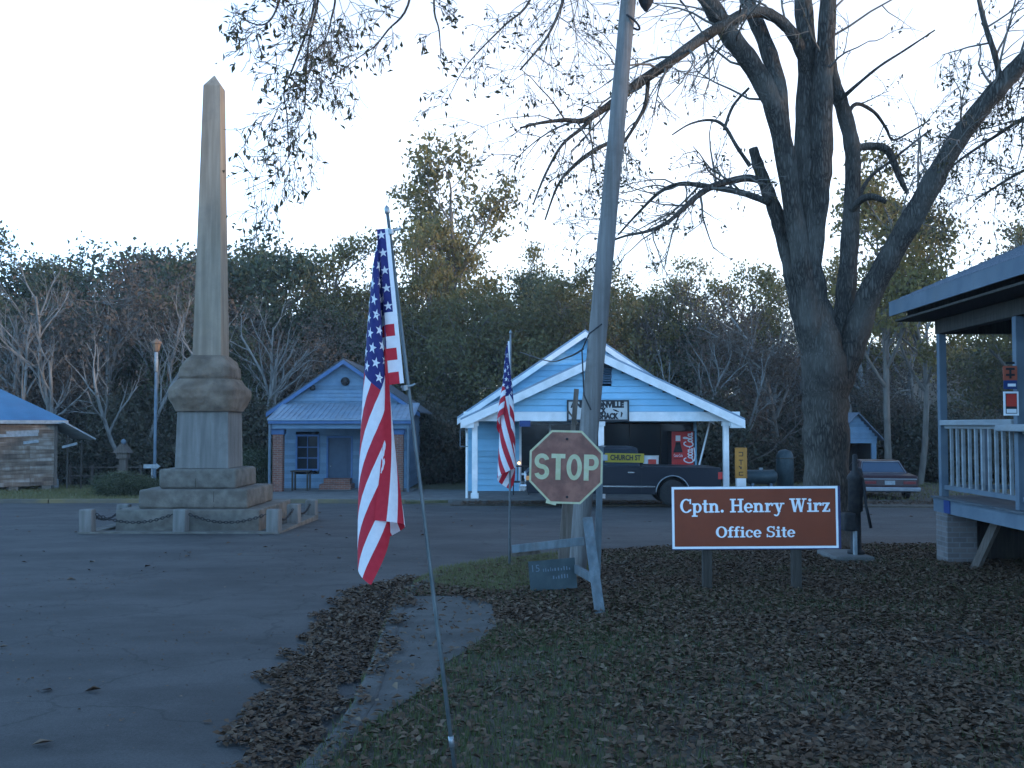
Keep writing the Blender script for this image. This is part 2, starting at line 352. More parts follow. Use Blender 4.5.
# ------------------------------------------------------------------ ground sheets
def sheet(name, poly, z, m, step=None, kind='structure', thick=0):
    """flat polygon following the slope of the land, subdivided along Y, raised by z"""
    bm = bmesh.new()
    vs = [bm.verts.new((x, y, 0)) for x, y in poly]; bm.faces.new(vs)
    y0, y1 = min(p[1] for p in poly), max(p[1] for p in poly)
    for yy in (60, -30):
        if y0 < yy < y1:
            g = bm.verts[:]+bm.edges[:]+bm.faces[:]
            bmesh.ops.bisect_plane(bm, geom=g, plane_co=(0, yy, 0), plane_no=(0, 1, 0))
    for v in bm.verts: v.co.z = gz(v.co.y)+z
    if thick:
        r = bmesh.ops.extrude_face_region(bm, geom=bm.faces[:])
        for v in [e for e in r['geom'] if isinstance(e, bmesh.types.BMVert)]: v.co.z -= thick
    bmesh.ops.recalc_face_normals(bm, faces=bm.faces)
    me = bpy.data.meshes.new(name); bm.to_mesh(me); bm.free(); me.materials.append(m)
    o = bpy.data.objects.new(name, me); col.objects.link(o); tag(o, kind=kind); return o
sheet('ground', [(-900,-300), (900,-300), (900,1200), (-900,1200)], -.03, M['woodfloor'])
g2 = lambda *ps: [tuple(gp(*p).xy) for p in ps]
road = sheet('road', [(-40,-20), (60,-20), (60,27.6), (22,27.6), (12,27.8), (5.5,28.6), (-1.6,28.8), (-3.2,29.9), (-8,30.4), (-14,30.2), (-40,29.6)], -.008, M['asphalt'])
YUP = .07
kerb_px = [(300,768), (331,735), (354,702), (371,662), (384,625), (394,601), (409,588), (436,574), (470,566), (520,559), (580,553), (650,548), (760,546), (960,545)]
kp = [gp(x, y, YUP) for x, y in kerb_px]
yard_poly = [(p.x, p.y) for p in kp]+[(30, 16.8), (30, -6), (-1.9, -6), (-1.15, 3)]
yard = sheet('yard', yard_poly, YUP, M['dirt'], thick=.3)
pad_poly = g2((352,716,), (373,663), (386,626), (396,602), (412,597), (487,600), (497,612), (492,636), (466,652), (441,668), (400,690))
pad_poly = [tuple(gp(x, y, YUP).xy) for x, y in ((340,735), (356,702), (373,662), (386,626), (396,603), (412,597), (470,597), (492,606), (497,628), (470,650), (446,664), (436,684), (385,716), (352,740))]
M['slab'] = pm('stained_concrete', (.062,.058,.052), (.098,.092,.084), 3, .95, bump=.6, bscale=45, dirt=(.035,.032,.028), dscale=1.1, damt=.85)
sheet('pavement_slab', pad_poly, YUP+.012, M['slab'], thick=.05)
kmb = MB()   # low kerb along the yard's edge
edge = [Vector((p.x, p.y, gz(p.y)+YUP-.06)) for p in [gp(285, 792, YUP)]+kp[:8]]
for i in range(len(edge)-1):
    a, b = edge[i], edge[i+1]; d = (b-a).normalized(); n_ = Vector((d.y, -d.x, 0)).normalized()*.07
    kmb.bar(a+n_+d*.003, b+n_-d*.003, .14, .16)
tag(kmb.build('kerb_stone', M['slab'], bevel=.02), kind='structure')
sheet('verge', [(-60,29.9), (-14,30.5), (-8,30.7), (-3.2,30.2), (-1.8,31), (-1.8,60), (-60,60)], .05, M['verge'], thick=.3)
sheet('bank', [(-1.8,29.2), (5.5,28.9), (12,28.1), (22,27.9), (60,27.9), (60,60), (-1.8,60)], .02, M['dirt'], thick=.2)
sheet('forecourt', [(-3.6,31.0), (-.2,30.8), (7.6,30.8), (7.6,36), (-3.6,38.5)], .075, M['concrete'], thick=.3)
sheet('apron', [(-9.6,31.2), (-3.65,31.0), (-3.65,38.5), (-9.6,38.5)], .06, M['concrete'], thick=.2)
mb = MB()
for a, b in (((-40,29.75), (-14,30.35)), ((-13.97,30.35), (-8,30.55)), ((-7.97,30.55), (-3.2,30.05))):
    mb.bar((a[0], a[1], gz(a[1])+.03), (b[0], b[1], gz(b[1])+.03), .16, .17)
tag(mb.build('kerb', M['kerb'], bevel=.02), kind='structure')

# ------------------------------------------------------------------ shared builders
def siding(mb, xl, xr, y, z0, z1, step=.14, lip=.014, m=0, holes=()):
    """clapboards facing -Y between xl(z) and xr(z); holes are (x0,x1,z0,z1)"""
    z = z0
    while z < z1-1e-4:
        t = min(z+step, z1)
        segs = [(max(xl(z), xl(t)), min(xr(z), xr(t)))]
        for hx0, hx1, hz0, hz1 in holes:
            if t > hz0+.01 and z < hz1-.01:
                ns = []
                for a, b in segs:
                    if hx0 > a: ns.append((a, min(b, hx0)))
                    if hx1 < b: ns.append((max(a, hx1), b))
                segs = ns
        for a, b in segs:
            if b-a < .02: continue
            mb.add([(a, y-lip, z), (b, y-lip, z), (b, y, t), (a, y, t), (a, y+.02, z), (b, y+.02, z), (b, y+.02, t), (a, y+.02, t)],
                   [(0,1,2,3), (4,5,1,0), (7,6,5,4)[::-1], (0,3,7,4), (1,5,6,2), (3,2,6,7)], m)
        z = t
def font_text(body, size, M4, parent, mat, name='lettering', bold=0., spacing=1., xs=1., width=None, ext=.002, align='CENTER'):
    cu = bpy.data.curves.new(name, 'FONT'); cu.body = body; cu.size = size; cu.align_x = align; cu.align_y = 'CENTER'
    cu.extrude = ext; cu.offset = bold; cu.space_character = spacing; cu.resolution_u = 3
    o = bpy.data.objects.new(name, cu); col.objects.link(o)
    bpy.context.view_layer.update()
    me = bpy.data.meshes.new_from_object(o.evaluated_get(bpy.context.evaluated_depsgraph_get()))
    bpy.data.objects.remove(o)
    xs_ = [v.co.x for v in me.vertices]
    if width and xs_: xs = width/(max(xs_)-min(xs_))
    me.transform(Matrix.Diagonal((xs, 1, 1, 1))); me.transform(M4)
    of = Vector((0, 0, 0)); r = parent
    while r is not None: of += Vector(r.get('_o', (0, 0, 0))); r = r.parent
    me.transform(Matrix.Translation(-of)); me.materials.clear(); me.materials.append(mat); me.name = name
    ob = bpy.data.objects.new(name, me); col.objects.link(ob); ob.parent = parent; return ob
def face_m(loc, yaw=0., roll=0.):
    """matrix for text that reads from -Y"""
    return Matrix.Translation(loc) @ Matrix.Rotation(yaw, 4, 'Z') @ Matrix.Rotation(roll, 4, 'Y') @ Matrix.Rotation(R(90), 4, 'X')
def ringarc(cx, cy, rx, ry, wx, wy, a0, a1, n=18):
    out = [(cx+rx*math.cos(R(a0+(a1-a0)*i/n)), cy+ry*math.sin(R(a0+(a1-a0)*i/n))) for i in range(n+1)]
    inn = [(cx+(rx-wx)*math.cos(R(a0+(a1-a0)*i/n)), cy+(ry-wy)*math.sin(R(a0+(a1-a0)*i/n))) for i in range(n+1)]
    return [[out[i], out[i+1], inn[i+1], inn[i]] for i in range(n)]
def rc(a, b, c, d): return [[(a, b), (c, b), (c, d), (a, d)]]
def ln(x0, y0, x1, y1, wd): return [[(x0-wd/2, y0), (x0+wd/2, y0), (x1+wd/2, y1), (x1-wd/2, y1)]]
def slab_glyphs():
    S, T, X = .19, .1, .68      # stem, slab, x-height
    G = {}
    G['C'] = (.86, ringarc(.44, .5, .44, .52, S, .1, 52, 322, 22)+rc(.68, .64, .79, 1.0)+rc(.72,.12,.8,.26))
    G['p'] = (.74, rc(.08, -.28, .08+S, X)+rc(0, X-T, .1, X)+rc(-.02, -.3, .4, -.3+T)+ringarc(.39, .34, .31, .35, S*.95, .1, -140, 140))
    G['t'] = (.48, rc(.12, .1, .12+S, .92)+rc(0, X-T, .42, X)+ringarc(.3, .12, .18, .14, S, .09, 180, 340, 10))
    hn = lambda: ringarc(.4, .4, .27, .29, S, .12, 0, 150, 12)
    G['n'] = (.84, rc(.08, 0, .08+S, X)+rc(0, X-T, .1, X)+rc(-.02, 0, .37, T)+hn()+rc(.67-S, .0, .67, .42)+rc(.42, 0, .78, T))
    G['.'] = (.34, [[(.13+.11*math.cos(a*.5236), .1+.11*math.sin(a*.5236)) for a in range(12)]])
    G[' '] = (.36, [])
    G['H'] = (1.02, rc(.12, 0, .12+S, 1)+rc(.68, 0, .68+S, 1)+rc(.2, .46, .75, .57)+rc(0, 0, .43, T)+rc(0, 1-T, .43, 1)+rc(.56, 0, .99, T)+rc(.56, 1-T, .99, 1))
    G['e'] = (.68, ringarc(.33, .34, .33, .36, S, .1, 0, 325, 22)+rc(.08, .3, .62, .39))
    G['r'] = (.62, rc(.08, 0, .08+S, X)+rc(0, X-T, .1, X)+rc(-.02, 0, .4, T)+ringarc(.45, .4, .27, .29, .16, .12, 40, 160, 10)+rc(.46, .45, .6, .65))
    G['y'] = (.78, ln(.2, X, .42, .02, S)+ln(.34, -.18, .62, X, .11)+rc(0, X-T, .38, X)+rc(.46, X-T, .8, X)+ringarc(.2, -.16, .18, .14, .13, .1, 180, 360, 10))
    G['W'] = (1.3, ln(.22, 1, .42, 0, S)+ln(.42, 0, .66, .95, .1)+ln(.66, 1, .88, 0, S)+ln(.88, 0, 1.1, 1, .1)+rc(.03, 1-T, .43, 1)+rc(.5, 1-T, .84, 1)+rc(.94, 1-T, 1.28, 1))
    G['i'] = (.46, rc(.13, 0, .13+S, X)+rc(.02, X-T, .2, X)+rc(.01, 0, .44, T)+[[(.22+.115*math.cos(a*.5236), .87+.115*math.sin(a*.5236)) for a in range(12)]])
    G['z'] = (.64, rc(.05, X-T, .58, X)+rc(.03, 0, .6, T)+ln(.16, T*.5, .46, X-T*.5, .2)+rc(.05, X-.22, .14, X)+rc(.51, 0, .6, .22))
    G['O'] = (.96, ringarc(.46, .5, .46, .52, S+.02, .1, 0, 360, 28))
    G['f'] = (.5, rc(.12, 0, .12+S, .75)+rc(0, X-T, .44, X)+rc(.01, 0, .43, T)+ringarc(.36, .75, .24, .27, S, .1, 40, 180, 12))
    G['c'] = (.64, ringarc(.33, .34, .33, .36, S, .1, 45, 322, 20)+rc(.44, .42, .6, .6))
    G['S'] = (.78, ringarc(.38, .73, .32, .28, S*.9, .1, 40, 272, 16)+ringarc(.38, .275, .34, .28, S*.9, .105, -140, 92, 16)+rc(.6, .7, .69, 1)+rc(.05, 0, .14, .3))
    return G
def strokes_mesh(mb, text, G, x0, zbase, width, height, y, yd=.002):
    adv = sum(G[c][0] for c in text); sx = width/adv; x = 0; k = 0
    for c in text:
        a, polys = G[c]
        for p in polys:
            pts = [(x0+(x+q[0])*sx, zbase+q[1]*height) for q in p]
            mb.prism(pts, XZ, y-yd-.00012*(k % 13), y); k += 1
        x += a

# ------------------------------------------------------------------ monument
cx, cy = -6.47, 21.45
gm = gz(cy)
def zat(py, Y): return CAMZ+math.tan(PITCH+math.atan((384-py)/FPX))*Y
mon = wthing('obelisk', 'tall tan granite obelisk on a stepped stone base', 'monument', (cx, cy, gm))
def slab(name, hw, z0, z1, m, bev, rough=0, sub=0, y_off=0, taper=1.):
    """stone block, subdivided and roughened"""
    bm = bmesh.new(); bmesh.ops.create_cube(bm, size=2)
    for v in bm.verts:
        k = taper if v.co.z > 0 else 1
        v.co = Vector((v.co.x*hw*k, v.co.y*hw*k, (z0+z1)/2+v.co.z*(z1-z0)/2))
    bmesh.ops.bevel(bm, geom=bm.edges[:], offset=bev, segments=3, affect='EDGES', profile=.5)
    if rough:
        bmesh.ops.subdivide_edges(bm, edges=[e for e in bm.edges if e.calc_length() > .3], cuts=7, use_grid_fill=True)
        rr = random.Random(int(z0*100)+3)
        from mathutils import noise
        for v in bm.verts:
            n = noise.noise_vector(v.co*3.1+Vector((z0, 1, 2)))*rough+noise.noise_vector(v.co*9)*rough*.4
            v.co += Vector((n.x, n.y, n.z*.35))
    me = bpy.data.meshes.new(name); 
    for v in bm.verts: v.co += Vector((0, 0, -gm))
    bm.to_mesh(me); bm.free(); me.materials.append(m)
    me.polygons.foreach_set('use_smooth', [bool(rough)]*len(me.polygons))
    o = bpy.data.objects.new(name, me); col.objects.link(o); o.parent = mon; return o
zs = [zat(p, cy-1.2) for p in (527, 509, 490, 470, 411, 377, 352)]
slab('base_platform', 1.43, gm-.2, zs[1], M['step'], .02, .008)
slab('lower_step', 1.11, zs[1]+.001, zs[2], M['step'], .05, .02)
slab('upper_step', .80, zs[2]+.001, zs[3], M['step'], .06, .025)
slab('dado', .56, zs[3]+.001, zs[4], M['dado'], .012, 0, taper=.95)
m_ = MB(); m_.box(cx-.05, cx-.038, cy-.803, cy-.79, zs[2]+.03, zs[3]-.03); m_.build('joint', M['darkwood'], mon)
m_ = MB(); m_.box(cx+.42, cx+.432, cy-1.113, cy-1.1, zs[1]+.03, zs[2]-.03); m_.build('joint', M['darkwood'], mon)
def boulder(prof, z0, z1, seed):
    """quarry faced block: rounded square rings following a profile, roughened"""
    from mathutils import noise
    N = 40; m = MB(); rings = []
    pr_ = []
    for i in range(len(prof)-1):
        for j in range(5): t = j/5; pr_.append((prof[i][0]*(1-t)+prof[i+1][0]*t, prof[i][1]*(1-t)+prof[i+1][1]*t))
    pr_.append(prof[-1]); vs = []
    for f, h in pr_:
        for k in range(N):
            a = 2*math.pi*k/N+math.pi/4; c, s_ = math.cos(a), math.sin(a); q = max(abs(c), abs(s_)); e = (abs(c)**7+abs(s_)**7)**(-1/7)
            x, y = c*h*e, s_*h*e; z = z0+(z1-z0)*f
            n = noise.noise_vector(Vector((x, y, z+seed))*3.3)*.05+noise.noise_vector(Vector((x, y, z+seed))*9)*.022
            edge = min(1, min(f, 1-f)*6)
            vs.append((cx+x+n.x*edge, cy+y+n.y*edge, z+n.z*.5*edge))
    fs = [(i*N+k, i*N+(k+1) % N, (i+1)*N+(k+1) % N, (i+1)*N+k) for i in range(len(pr_)-1) for k in range(N)]
    fs += [tuple(range(N))[::-1], tuple(range((len(pr_)-1)*N, len(pr_)*N))]
    m.add(vs, fs); return m.build('rough_stone', M['rough_stone'], mon, True)
boulder([(0, .60), (.12, .64), (.42, .72), (.66, .725), (.86, .64), (1, .57)], zs[4]+.001, zs[5], 1)
boulder([(0, .53), (.1, .56), (.45, .555), (.75, .48), (.92, .40), (1, .34)], zs[5]+.001, zs[6], 5)
# shaft, a square taper with its pyramid
zt, za = zat(88, cy), zat(75, cy)
m_ = MB()
b0, b1 = .305, .185
vs = [(cx+sx*b, cy+sy*b, z) for b, z in ((b0, zs[6]-.03), (b1, zt)) for sx, sy in ((-1,-1),(1,-1),(1,1),(-1,1))]+[(cx, cy, za)]
m_.add(vs, [(0,1,5,4), (1,2,6,5), (2,3,7,6), (3,0,4,7), (4,5,8), (5,6,8), (6,7,8), (7,4,8), (3,2,1,0)])
m_.build('shaft', M['shaftstone'], mon, bevel=.012)
hw = 1.82                                            # coping round the monument, four runs butted together
m_ = MB(); ct = gm+.07
m_.box(cx-hw-.14, cx+hw+.14, cy-hw-.14, cy-hw+.14, gm-.2, ct); m_.box(cx-hw-.14, cx+hw+.14, cy+hw-.14, cy+hw+.14, gm-.2, ct)
m_.box(cx-hw-.14, cx-hw+.14, cy-hw+.141, cy+hw-.141, gm-.2, ct-.003); m_.box(cx+hw-.14, cx+hw+.14, cy-hw+.141, cy+hw-.141, gm-.2, ct-.003)
m_.build('coping', M['step'], mon, bevel=.025)
bol = {}
bol_lab = {(-1,-1): 'squat stone bollard at the front left corner of the obelisk base', (0,-1): 'squat stone bollard in the middle of the front side of the obelisk base',
           (1,-1): 'squat stone bollard at the front right corner of the obelisk base', (1,0): 'squat stone bollard in the middle of the right side of the obelisk base',
           (1,1): 'squat stone bollard at the back right corner of the obelisk base', (-1,0): 'squat stone bollard in the middle of the left side of the obelisk base'}
def bollard_mesh():
    m = MB(); a = .155
    m.box(-a, a, -a, a, -.3, .5); return m
pro = None
for k, lab in bol_lab.items():
    if pro is None:
        bm_ = MB(); bm_.box(-.125, .125, -.125, .125, -.3, .44)
        b = bm_.build('stone_bollard', M['dado'], bevel=.03); pro = b
    else:
        b = pro.copy(); col.objects.link(b)
    y = cy+hw*k[1]
    b.location = (cx+(hw+.0)*k[0], y, gz(y)+.02); b.rotation_euler = (rnd.uniform(-.03, .03), rnd.uniform(-.03, .03), rnd.uniform(-.1, .1))
    tag(b, lab, 'bollard', 'stone bollards round the obelisk')
def chain(a, b, label):
    m = MB(); n = 26; pts = []
    for i in range(n+1):
        t = i/n; p = a.lerp(b, t); p.z -= .16*(1-(2*t-1)**2); pts.append(p)
    for i in range(n):
        p, q = pts[i], pts[i+1]; d = (q-p).normalized(); s = d.cross(Vector((0, 0, 1))).normalized(); u = s.cross(d)
        e = s if i % 2 else u; c = (p+q)/2; r = (q-p).length*.66
        loop = [c+d*r*math.cos(2*math.pi*k/8)+e*.024*math.sin(2*math.pi*k/8) for k in range(9)]
        m.tube(loop, .009, 4, cap=False)
    tag(m.build('chain', M['iron']), label, 'chain', 'chains round the obelisk')
P_ = lambda kx, ky: Vector((cx+hw*kx, cy+hw*ky, gz(cy+hw*ky)+.36))
for a, b, l in (((-1,-1), (0,-1), 'drooping iron chain along the left half of the front of the obelisk base'), ((0,-1), (1,-1), 'drooping iron chain along the right half of the front of the obelisk base'),
                ((1,-1), (1,0), 'drooping iron chain along the front half of the right side of the obelisk base'), ((1,0), (1,1), 'drooping iron chain along the back half of the right side of the obelisk base'),
                ((-1,-1), (-1,0), 'drooping iron chain on the left side of the obelisk base')):
    p, q = P_(*a), P_(*b); d = (q-p).normalized()*.16; chain(p+d, q-d, l)

# ------------------------------------------------------------------ small blue gabled house
HX0, HX1, HY, HB = -9.0, -4.1, 39.0, 44.5
hz0 = -.86
house = wthing('gabled_house', 'small faded blue gabled house with a shed roofed front porch', 'house', (-6.55, 39, hz0))
hc, hh, pk, ez = -6.55, 2.98, 4.18, 2.12
sl_ = (pk-ez)/hh
m_ = MB()
win = (-8.42, -7.5, -.12, 1.28); dr = (-7.22, -6.2, -.82, 1.22); win2 = (-5.45, -4.6, -.12, 1.28)
siding(m_, lambda z: max(HX0, hc-(pk-z)/sl_), lambda z: min(HX1, hc+(pk-z)/sl_), HY, hz0, pk-.06, .15, .026, holes=(win, dr, win2))
m_.box(HX0, HX0+.12, HY+.03, HB, hz0, ez+.1); m_.box(HX0+.12, HX1-.12, HB-.12, HB, hz0, ez+.1)
m_.add([(HX0, HB, ez+.1), (HX1, HB, ez+.1), (hc, HB, pk-.1)], [(0,1,2)])
m_.build('wall', M['houseblue'], house)
m_ = MB()                                            # side wall clapboards on the right
z = hz0
while z < ez:
    t = min(z+.13, ez)
    m_.add([(HX1+.015, HY+.03, z), (HX1+.015, HB, z), (HX1, HB, t), (HX1, HY+.03, t), (HX1-.1, HY+.03, z), (HX1-.1, HB, z), (HX1-.1, HB, t), (HX1-.1, HY+.03, t)], [(0,1,2,3), (4,7,6,5), (0,4,5,1), (0,3,7,4)])
    z = t
m_.build('side_wall', M['houseblue'], house)
def gable_roof(parent, xc, half, zp, slope, y0, y1, th, mat, name='roof'):
    for s in (-1, 1):
        m = MB(); xe = xc+s*half; ze = zp-slope*half
        m.add([(xc, y0, zp), (xe, y0, ze), (xe, y1, ze), (xc, y1, zp), (xc, y0, zp+th), (xe, y0, ze+th), (xe, y1, ze+th), (xc, y1, zp+th)],
              [(0,1,2,3), (7,6,5,4), (0,4,5,1), (1,5,6,2), (2,6,7,3), (0,3,7,4)])
        m.build(name, mat, parent)
def rakes(parent, xc, half, zp, slope, y, wd, th, mat, name='rake_board'):
    for s in (-1, 1):
        m = MB(); xe = xc+s*half; ze = zp-slope*half
        m.add([(xc, y, zp-wd), (xe, y, ze-wd), (xe, y, ze), (xc, y, zp), (xc, y+th, zp-wd), (xe, y+th, ze-wd), (xe, y+th, ze), (xc, y+th, zp)],
              [(0,1,2,3), (7,6,5,4), (0,4,5,1), (1,5,6,2), (2,6,7,3), (3,7,4,0)])
        m.build(name, mat, parent)
gable_roof(house, hc, hh, pk+.005, sl_, HY-.25, HB+.25, .06, M['darkroof'])
rakes(house, hc, hh, pk, sl_, HY-.27, .16, .03, M['bluetrim'])
def window(parent, x0, x1, z0, z1, y, trim, nx=2, nz=2):
    f = MB(); t = .07
    f.box(x0-t, x1+t, y-.04, y+.03, z1, z1+t); f.box(x0-t, x1+t, y-.05, y+.03, z0-t, z0)
    f.box(x0-t, x0, y-.038, y+.03, z0, z1); f.box(x1, x1+t, y-.038, y+.03, z0, z1)
    for i in range(1, nx): x = x0+(x1-x0)*i/nx; f.box(x-.014, x+.014, y-.012, y+.03, z0, z1)
    for i in range(1, nz): z = z0+(z1-z0)*i/nz; f.box(x0, x1, y-.016, y+.028, z-.018, z+.018)
    fo = f.build('window', trim, parent)
    p = MB(); p.box(x0, x1, y+.035, y+.05, z0, z1); p.build('pane', M['glass'], fo); return fo
window(house, win[0]+.07, win[1]-.07, win[2]+.07, win[3]-.07, HY, M['bluetrim'], 2, 3)
window(house, win2[0]+.07, win2[1]-.07, win2[2]+.07, win2[3]-.07, HY, M['bluetrim'], 2, 3)
m_ = MB(); m_.box(dr[0]+.07, dr[1]-.07, HY+.03, HY+.08, dr[2], dr[3]-.07)
m_.box(dr[0]+.2, dr[1]-.2, HY+.015, HY+.03, .1, 1.0); m_.box(dr[0]+.2, dr[1]-.2, HY+.015, HY+.03, -.7, -.05)
dd = m_.build('door', pm('dark_blue_door', (.03,.05,.08), (.04,.065,.1), 4, .5), house)
m_ = MB(); m_.lathe([(.02, 0), (.03, .02), (.03, .05), (0, .06)], (0, 0, 0), 10); m_.v = [(dr[0]+.17+x, HY+.02-z, .05+y) for x, y, z in m_.v]; m_.build('knob', M['steel'], dd, True)
m_ = MB()
m_.box(dr[0], dr[0]+.068, HY-.03, HY+.03, dr[2], dr[3]); m_.box(dr[1]-.068, dr[1], HY-.03, HY+.03, dr[2], dr[3]); m_.box(dr[0]+.069, dr[1]-.069, HY-.028, HY+.03, dr[3]-.068, dr[3])
m_.build('door_frame', M['bluetrim'], house)
m_ = MB(); pz = hz0+.06
m_.box(-8.9, -3.7, 36.7, 39.0, hz0-.2, pz); m_.build('porch_floor', M['concrete'], house, bevel=.02)
m_ = MB()
y0, y1, ze, zh = 36.35, 38.97, 1.82, 2.46
m_.add([(-8.9, y0, ze), (-3.6, y0, ze), (-3.6, y1, zh), (-8.9, y1, zh), (-8.9, y0, ze+.05), (-3.6, y0, ze+.05), (-3.6, y1, zh+.05), (-8.9, y1, zh+.05)],
       [(0,3,2,1), (4,5,6,7), (0,1,5,4), (1,2,6,5), (2,3,7,6), (3,0,4,7)])
for i in range(27):
    x = -8.87+i*.2
    m_.bar((x, y0-.005, ze+.058), (x, y1-.02, zh+.056), .03, .025)
m_.build('porch_roof', M['tin'], house)
m_ = MB(); m_.box(-8.85, -3.7, 36.55, 36.72, 1.52, 1.74); m_.build('porch_beam', M['houseblue'], house)
m_ = MB(); m_.box(-8.88, -3.63, 36.4, 36.43, 1.7, 1.81); m_.build('porch_fascia', M['bluetrim'], house)
for x0, x1 in ((-8.78, -8.42), (-4.42, -4.0)):
    m_ = MB(); m_.box(x0, x1, 36.75, 37.1, pz, 1.3); c = m_.build('porch_column', M['brick'], house)
    m_ = MB(); m_.box(x0-.05, x1+.05, 36.72, 37.14, 1.301, 1.515); m_.build('capital', M['bluetrim'], c, bevel=.02)
for x in (-8.83, -3.78):
    m_ = MB(); m_.tube([(x, 36.5, 1.68), (x, 36.5, pz)], .05, 10); m_.build('downpipe', M['greypaint'], house)
m_ = MB(); m_.box(-7.3, -6.1, 38.0, 38.9, pz, pz+.2); m_.box(-7.2, -6.2, 38.35, 38.9, pz+.2, pz+.4); m_.build('brick_step', M['brick'], house)
m_ = MB(); m_.lathe([(.17, 0), (.17, .05), (.12, .06), (.12, .02), (0, .02)], n=20); m_.v = [(hc+.05+x, HY-.02-z, 3.35+y) for x, y, z in m_.v]; m_.build('gable_vent', M['iron'], house, True)
m_ = MB(); m_.lathe([(.04, 0), (.05, .05), (.11, .12), (.11, .2), (0, .2)], n=14); m_.v = [(-7.75+x, HY-.02-z, 3.1+y) for x, y, z in m_.v]; m_.build('gable_lamp', M['iron'], house, True)
tb = wthing('porch_table', 'small dark table on the porch of the faded blue house', 'table', (-7.9, 37.6, pz))
m_ = MB(); m_.box(-8.25, -7.55, 37.3, 37.9, pz+.7, pz+.75); m_.build('tabletop', M['darkwood'], tb, bevel=.01)
for sx in (-8.18, -7.62):
    for sy in (37.36, 37.84):
        m_ = MB(); m_.box(sx-.03, sx+.03, sy-.03, sy+.03, pz, pz+.7); m_.build('leg', M['darkwood'], tb)

# ------------------------------------------------------------------ pale blue shop with the open front porch
shop = wthing('shop', 'pale blue clapboard shop with white trim and deep gabled porch', 'shop', (2.5, 33, -.65))
pz = -.645
MXc, MH, MP, ME = 2.55, 4.45, 4.90, 1.86; ms = (MP-ME)/MH
WX0, WX1, WY, WB = -1.55, 6.45, 35.0, 42.0
holes = ((.25, 2.55, pz, 1.75), (2.95, 6.35, pz+.3, 1.75))
m_ = MB()
siding(m_, lambda z: max(WX0, MXc-(MP-z)/ms), lambda z: min(WX1, MXc+(MP-z)/ms), WY, pz, MP-.1, .2, .035, holes=holes)
m_.build('wall', M['shopblue'], shop)
m_ = MB(); m_.box(WX0, WX0+.12, WY+.03, WB, pz-.2, ME+.15); m_.box(WX1-.12, WX1, WY+.03, WB, pz-.2, ME+.15); m_.box(WX0+.121, WX1-.121, WB-.12, WB, pz-.2, ME+.15)
m_.add([(WX0, WB, ME+.15), (WX1, WB, ME+.15), (MXc, WB, MP-.1)], [(0,1,2)]); m_.build('side_wall', M['shopblue'], shop)
gable_roof(shop, MXc, MH, MP+.004, ms, WY-.35, WB+.3, .07, M['tin'])
rakes(shop, MXc, MH, MP, ms, WY-.38, .2, .035, M['white'])
# glazed shop front: recessed door and big dark window
m_ = MB()
for x in (.25, 1.28, 2.47): m_.box(x, x+.08, WY-.04, WY+.03, pz, 1.67)
m_.box(.25, 2.55, WY-.043, WY+.03, 1.67, 1.75); m_.box(.331, 1.279, WY-.03, WY+.03, pz+.55, pz+.62); m_.box(1.361, 2.469, WY-.03, WY+.03, 1.2, 1.26)
df = m_.build('shop_front', M['white'], shop)
m_ = MB(); m_.box(.33, 1.28, WY+.035, WY+.05, pz, 1.67); m_.build('pane', M['glass'], df)
m_ = MB(); m_.box(1.36, 2.47, WY+.036, WY+.06, pz, 1.2); m_.box(1.36, 2.47, WY+.035, WY+.05, 1.26, 1.67)
m_.build('door', M['glass'], df)
window(shop, 3.03, 6.27, pz+.38, 1.67, WY, M['darkwood'], 3, 1)
# porch
PY, PB = 31.4, 34.99
m_ = MB(); m_.box(-1.75, 7.3, PY-.35, PB, pz-.3, pz); m_.build('porch_floor', M['concrete'], shop, bevel=.02)
PXc, PH, PP, PE = 2.82, 4.42, 3.86, 1.80; ps = (PP-PE)/PH
m_ = MB()
siding(m_, lambda z: PXc-(PP-.1-z)/ps, lambda z: PXc+(PP-.1-z)/ps, PY, 2.07, PP-.12, .2, .035, holes=((2.78, 3.12, 2.95, 3.65),))
m_.build('porch_gable', M['shopblue'], shop)
m_ = MB()
for i in range(9): m_.bar((2.79, PY+.0, 2.97+i*.075), (3.11, PY+.0, 2.97+i*.075), .05, .014, up=(0, -.6, .8))
m_.box(2.76, 2.785, PY-.03, PY+.03, 2.93, 3.67); m_.box(3.115, 3.14, PY-.03, PY+.03, 2.93, 3.67); m_.build('gable_vent', M['houseblue'], shop)
gable_roof(shop, PXc, PH, PP+.004, ps, PY-.32, PB, .06, M['tin'], 'porch_roof')
rakes(shop, PXc, PH, PP, ps, PY-.35, .26, .035, M['white'])
for s in (-1, 1):                                    # boxed eave returns
    m_ = MB(); xe = PXc+s*PH; m_.box(min(xe, xe-s*.42), max(xe, xe-s*.42), PY-.31, PY-.03, PE-.24, PE-.03); m_.build('eave_return', M['white'], shop)
m_ = MB(); m_.box(-1.52, 7.15, PY-.02, PY+.2, 1.77, 2.068); m_.build('porch_beam', M['white'], shop, bevel=.008)
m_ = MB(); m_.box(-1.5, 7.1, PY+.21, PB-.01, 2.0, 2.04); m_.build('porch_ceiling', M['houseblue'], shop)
for x in (-1.17, 2.8, 6.72):
    m_ = MB(); m_.box(x-.085, x+.085, PY, PY+.17, pz, 1.769)
    m_.box(x-.12, x+.12, PY-.03, PY+.2, pz, pz+.16); m_.box(x-.12, x+.12, PY-.03, PY+.2, 1.62, 1.768); m_.build('porch_post', M['white'], shop, bevel=.008)
m_ = MB(); m_.tube([(-1.42, PY-.2, 1.62), (-1.42, PY+.15, 1.4), (-1.42, PY+.15, pz)], .04, 8); m_.build('downpipe', M['white'], shop)
m_ = MB()
